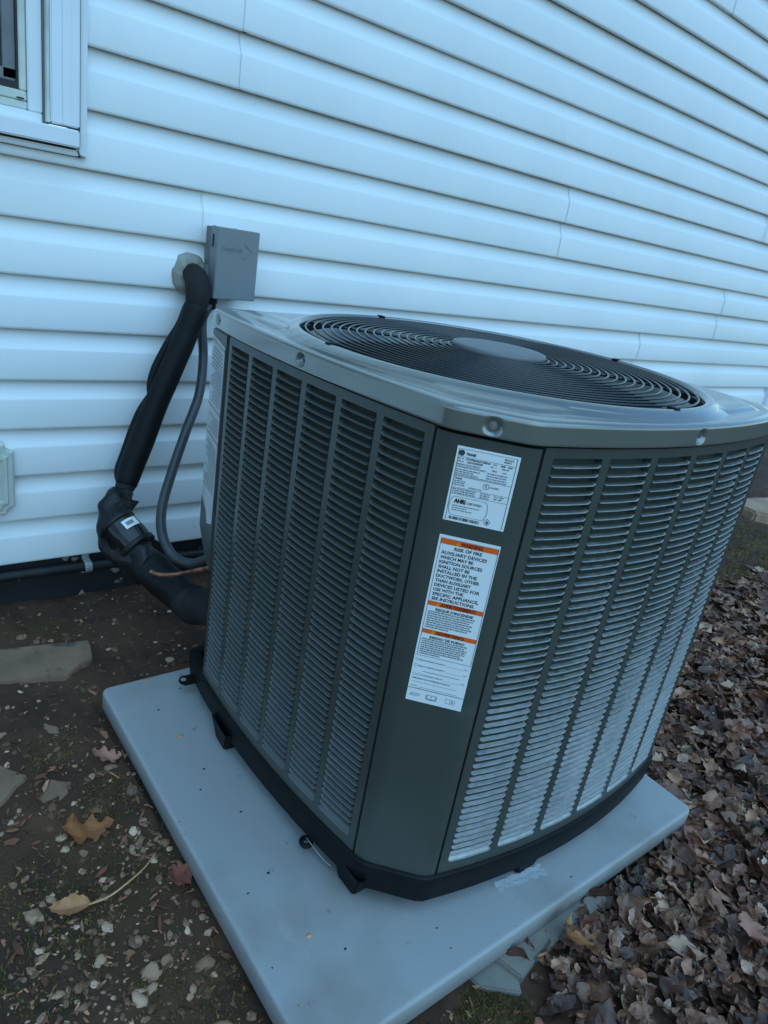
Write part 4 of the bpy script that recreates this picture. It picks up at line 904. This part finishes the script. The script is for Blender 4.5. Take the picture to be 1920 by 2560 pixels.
def litter(x, y):
    """how much leaf litter lies at a point (0..1)"""
    if in_pad(x, y, -0.004): return 0
    n = 0.25 * noise.noise(Vector((x * 1.7, y * 1.7, 5)))
    d = 0.0
    if x > 1.45: d = min(1.0, max(0.0, (-0.80 + n * 0.8 - y) / 0.12))
    if y < -1.40 and x > 0.55:
        mossd = math.hypot(x - 0.79, y + 1.52)
        d = max(d, min(1.0, max(0.0, (x - 0.86 - n * .2) / 0.10)))
        if mossd < 0.075: d = min(d, 0.12)
    return d
rl = random.Random(5); singles = 0; mass = MB(); cl = Vector(cam.location)
cands = []
for _ in range(30000):
    x = rl.uniform(0.55, 4.9); y = rl.uniform(-2.35, -0.55)
    if rl.random() > litter(x, y): continue
    if x > 2.6 and rl.random() < 0.45: continue
    cands.append((x, y))
hz = {}
def pile(x, y):
    k = (int(x / 0.04), int(y / 0.04)); hz[k] = hz.get(k, 0) + 1; return hz[k]
top_c = []
for x, y in cands:
    i = rl.randrange(len(VAR)); lev = pile(x, y)
    z = gz(x, y) + 0.004 + min(lev, 9) * 0.0026
    if in_pad(x, y, 0.03): z = min(z, -0.150)
    rot = Matrix.Rotation(rl.uniform(0, 6.28), 4, 'Z') @ Matrix.Rotation(rl.gauss(0, 0.38), 4, 'X') @ Matrix.Rotation(rl.gauss(0, 0.28), 4, 'Y')
    top_c.append((x, y, z, i, rot, lev))
def score(c):
    d = math.hypot(c[0] - cl.x, c[1] - cl.y); vis = 1.0
    # only leaves inside the picture count
    dx, dy = c[0] - cl.x, c[1] - cl.y
    az = math.degrees(math.atan2(dx, dy))
    if az < 45 or az > 84 or in_pad(c[0], c[1], 0.01): vis = -5
    if c[0] < 0.85: vis = -5
    if c[0] < 1.5 and c[1] > -1.49: vis = -5
    if c[1] < -1.30 - 0.55 * (c[0] - 0.8) and False: vis = -5
    if c[1] < -1.78: vis = -5
    return vis * (c[5] * 0.35 + 1.5 / d)
order = sorted(range(len(top_c)), key=lambda q: -score(top_c[q])); sing = set(order[:280])
for q, (x, y, z, i, rot, lev) in enumerate(top_c):
    if q in sing:
        o = obj('fallen_leaf', VM[i], M_LEAF1, None, (x, y, z + 0.004)); o.rotation_euler = rot.to_euler()
        tag(o, 'dry brown fallen leaf lying loose on top of the leaf litter', 'leaf', 'loose brown leaves on top of the leaf litter')
    else:
        Mx = Matrix.Translation((x, y, z)) @ rot; mass.add([Mx @ Vector(p) for p in VAR[i][0]], VAR[i][1])
lm = stuff(mass.build('leaf_litter', M_LEAFN, None, False, recalc=False)); tag(lm, 'thick brown leaf litter covering the ground right of the pad', 'leaf litter')
def hero(name, x, y, L, W, lob, curl, fold, rz, m, label, dz=0.012, tilt=(0.15, 0.1), seed=1, cat='leaf'):
    v, f = leaf_mesh(L, W, lob, curl, fold, seed, 17); o = obj(name, raw(name, v, f, False), m, None, (x, y, gz(x, y) + dz)); o.rotation_euler = (tilt[0], tilt[1], rz); return tag(o, label, cat)
L_OR = leafcol('orange_oak_leaf', (0.36, 0.125, 0.036), (0.24, 0.085, 0.028)); L_TAN = leafcol('tan_leaf', (0.48, 0.22, 0.085), (0.34, 0.15, 0.06)); L_PINK = leafcol('pinkish_leaf', (0.46, 0.20, 0.13), (0.34, 0.14, 0.09))
L_PALE = leafcol('pale_leaf', (0.62, 0.46, 0.34), (0.45, 0.32, 0.23)); L_RED = leafcol('reddish_leaf', (0.28, 0.075, 0.045), (0.17, 0.05, 0.03))
hero('oak_leaf', 0.363, -0.855, 0.105, 0.052, 0.85, 0.10, 0.15, R(-16), L_OR, 'lobed orange-brown oak leaf lying on dark soil left of the pad', 0.010, (0.05, 0.05), 4)
hero('curled_leaf', 0.285, -0.998, 0.062, 0.036, 0.1, 0.25, 0.75, R(-20), L_TAN, 'small curled tan leaf on soil near the twig end', 0.014, (0.2, 0.0), 5)
hero('shrivelled_leaf', 0.447, -0.690, 0.070, 0.030, 0.8, 0.3, 0.4, R(-30), L_PINK, 'shrivelled pinkish-brown leaf lying against the pad left edge', 0.012, (0.1, 0.2), 6)
hero('shrivelled_leaf', 0.470, -1.030, 0.060, 0.045, 0.3, 0.2, 0.3, R(20), L_RED, 'dark reddish-brown leaf on gravelly soil close to the pad left edge', 0.010, (0.1, 0.1), 7)
hero('upright_leaf', 1.012, -1.508, 0.070, 0.050, 0.25, 0.35, 0.45, R(70), L_TAN, 'golden tan leaf standing upright against the pad right edge', 0.048, (1.0, 0.2), 8)
hero('maple_leaf', 1.345, -1.690, 0.075, 0.055, 0.7, 0.15, 0.2, R(60), L_PINK, 'pinkish lobed leaf in the litter at the right edge', 0.045, (0.25, 0.1), 9)
hero('pale_leaf', 1.545, -1.640, 0.075, 0.050, 0.6, 0.2, 0.3, R(-40), L_PALE, 'pale silvery leaf in the litter right of the pad corner', 0.042, (0.2, 0.2), 10)
hero('broad_leaf', 1.690, -1.600, 0.080, 0.060, 0.1, 0.2, 0.3, R(-30), L_TAN, 'broad yellowish-tan leaf in the litter at the far right edge', 0.042, (0.35, 0.1), 12)
hero('broad_leaf', 0.818, -1.600, 0.085, 0.055, 0.3, 0.3, 0.5, R(50), L_RED, 'reddish folded leaf beside the moss at the bottom edge', 0.022, (0.3, 0.2), 13)

# ------------------------------------------------------------------ pebbles, chips, gravel, moss
def rock(seed, r, flat=0.6):
    rg = random.Random(seed); bm = bmesh.new(); bmesh.ops.create_icosphere(bm, subdivisions=2, radius=1.0)
    sx, sy, sz = rg.uniform(.8, 1.5), rg.uniform(.55, 1.05), flat * rg.uniform(.55, 1.0)
    v = [];
    for p in bm.verts:
        q = 1 + 0.55 * noise.noise(p.co * 1.1 + Vector((seed, 0, 0))) + 0.18 * noise.noise(p.co * 3.5 + Vector((seed, 3, 0))); v.append(Vector((p.co.x * sx * q, p.co.y * sy * q, p.co.z * sz * q)) * r)
    f = [tuple(x.index for x in p.verts) for p in bm.faces]; bm.free(); return v, f
RK = [rock(i, 1.0) for i in range(14)]
RM = []
for i, (v, f) in enumerate(RK): RM.append(raw('pebble', v, f, i % 3 == 0))
def bare(x, y):
    if in_pad(x, y, 0.006) or y > -0.01: return 0
    d = 0.15
    if x < 0.60 and y < -0.70: d = 0.22 + 1.0 * min(1, max(0, (-0.92 - y) / 0.22))
    g = noise.noise(Vector((x * 5, y * 5, 9))); d *= min(1.0, max(0.1, 0.55 + 1.1 * g))
    if math.hypot(x - 0.455, y + 0.93) < 0.055: d = 1.0
    return d
rp = random.Random(9); pc = 0; grav = MB()
plist = []
for _ in range(9500):
    x = rp.uniform(0.02, 0.80); y = rp.uniform(-1.6, -0.02)
    if rp.random() > bare(x, y): continue
    r = min(0.0135, 0.0014 + rp.expovariate(1 / 0.0024)); plist.append((r, x, y))
plist.sort(reverse=True)
# pieces the camera looks straight at, hand-placed
plist = [(0.012, .395, -1.16), (0.0125, .33, -1.20), (0.011, .36, -1.10), (0.010, .30, -1.11), (0.012, .44, -1.20)] + plist
for n, (r, x, y) in enumerate(plist):
    i = rp.randrange(14); z = gz(x, y) + r * rp.uniform(-0.25, 0.15); rz = rp.uniform(0, 6.28)
    if n < 240 and -1.35 < y:
        o = obj('pebble', RM[i], M_PEB1, None, (x, y, z)); o.scale = (r, r, r); o.rotation_euler = (rp.uniform(-.4, .4), rp.uniform(-.4, .4), rz)
        tag(o, 'small pale pebble half sunk in the bare soil left of the pad', 'pebble', 'pale pebbles scattered on the bare soil')
    else:
        Mx = Matrix.Translation((x, y, z)) @ Matrix.Rotation(rz, 4, 'Z'); grav.add([Mx @ (Vector(p) * r) for p in RK[i][0]], RK[i][1])
g = stuff(grav.build('gravel', M_PEBN, None, False, recalc=False)); tag(g, 'fine pale gravel sprinkled over the dark soil left of pad', 'gravel')
chips = MB(); rc = random.Random(31)
for _ in range(13000):
    lit = rc.random() < .38; dzc = 0.003
    if lit:
        x = rc.uniform(0.84, 3.4); y = rc.uniform(-2.0, -0.8); dzc = rc.uniform(0.012, 0.03)
        if rc.random() > litter(x, y): continue
    elif rc.random() < .7: x = rc.uniform(0.02, 0.85); y = rc.uniform(-1.62, -0.02)
    else: x = rc.uniform(1.5, 4.9); y = rc.uniform(-1.2, -0.02)
    if in_pad(x, y, 0.003): continue
    if x < 1 and y > -0.55 and rc.random() < .82: continue
    l = min(0.030, 0.004 + rc.expovariate(1 / 0.006)); w = l * rc.uniform(.15, .5)
    Mx = Matrix.Translation((x, y, gz(x, y) + dzc)) @ Matrix.Rotation(rc.uniform(0, 6.28), 4, 'Z') @ Matrix.Rotation(rc.gauss(0, .25), 4, 'Y') @ Matrix.Rotation(rc.gauss(0, .35), 4, 'X')
    pts = [(-l / 2, -w * .3, 0), (-l * .1, -w / 2, .0012), (l / 2, -w * .15, 0), (l * .4, w * .35, .0008), (-l * .2, w / 2, .0015)]
    chips.add([Mx @ Vector(p) for p in pts], [(0, 1, 2, 3, 4)])
c_ = stuff(chips.build('mulch_chips', M_CHIPN, None, False, recalc=False)); tag(c_, 'loose wood chips and leaf crumbs strewn on the soil', 'mulch')
moss = MB(); rm = random.Random(77); M_MOSS = ramp_mat('green_moss', [(0.025, 0.04, 0.007), (0.05, 0.075, 0.016), (0.035, 0.05, 0.012), (0.065, 0.09, 0.026)], 'island', 0.9, 80)
for cx, cy, rad, cnt in ((0.80, -1.535, 0.075, 2600), (3.5, -0.62, 0.5, 2600), (0.30, -0.95, 0.12, 900), (0.40, -1.24, 0.09, 800), (0.24, -1.08, 0.08, 600), (0.42, -0.80, 0.06, 500), (0.35, -0.62, 0.05, 250), (0.52, -1.22, 0.05, 400)):
    for _ in range(cnt):
        a = rm.uniform(0, 6.28); q = rad * math.sqrt(rm.random()); x, y = cx + q * math.cos(a), cy + q * math.sin(a) * (1 if cx < 2 else .7)
        if in_pad(x, y, 0.002) or y > -.03: continue
        h = rm.uniform(0.003, 0.008) * (2.2 if cx > 3 else 1); w = rm.uniform(0.001, 0.0025) * (2.2 if cx > 3 else 1); z = gz(x, y) - .001; b_ = rm.uniform(0, 6.28); lx, ly = rm.gauss(0, .5) * h, rm.gauss(0, .5) * h
        moss.add([(x - w * math.cos(b_), y - w * math.sin(b_), z), (x + w * math.cos(b_), y + w * math.sin(b_), z), (x + lx, y + ly, z + h)], [(0, 1, 2)])
m_ = stuff(moss.build('moss', M_MOSS, None, False, recalc=False)); tag(m_, 'low green moss patches growing on the bare soil', 'moss')
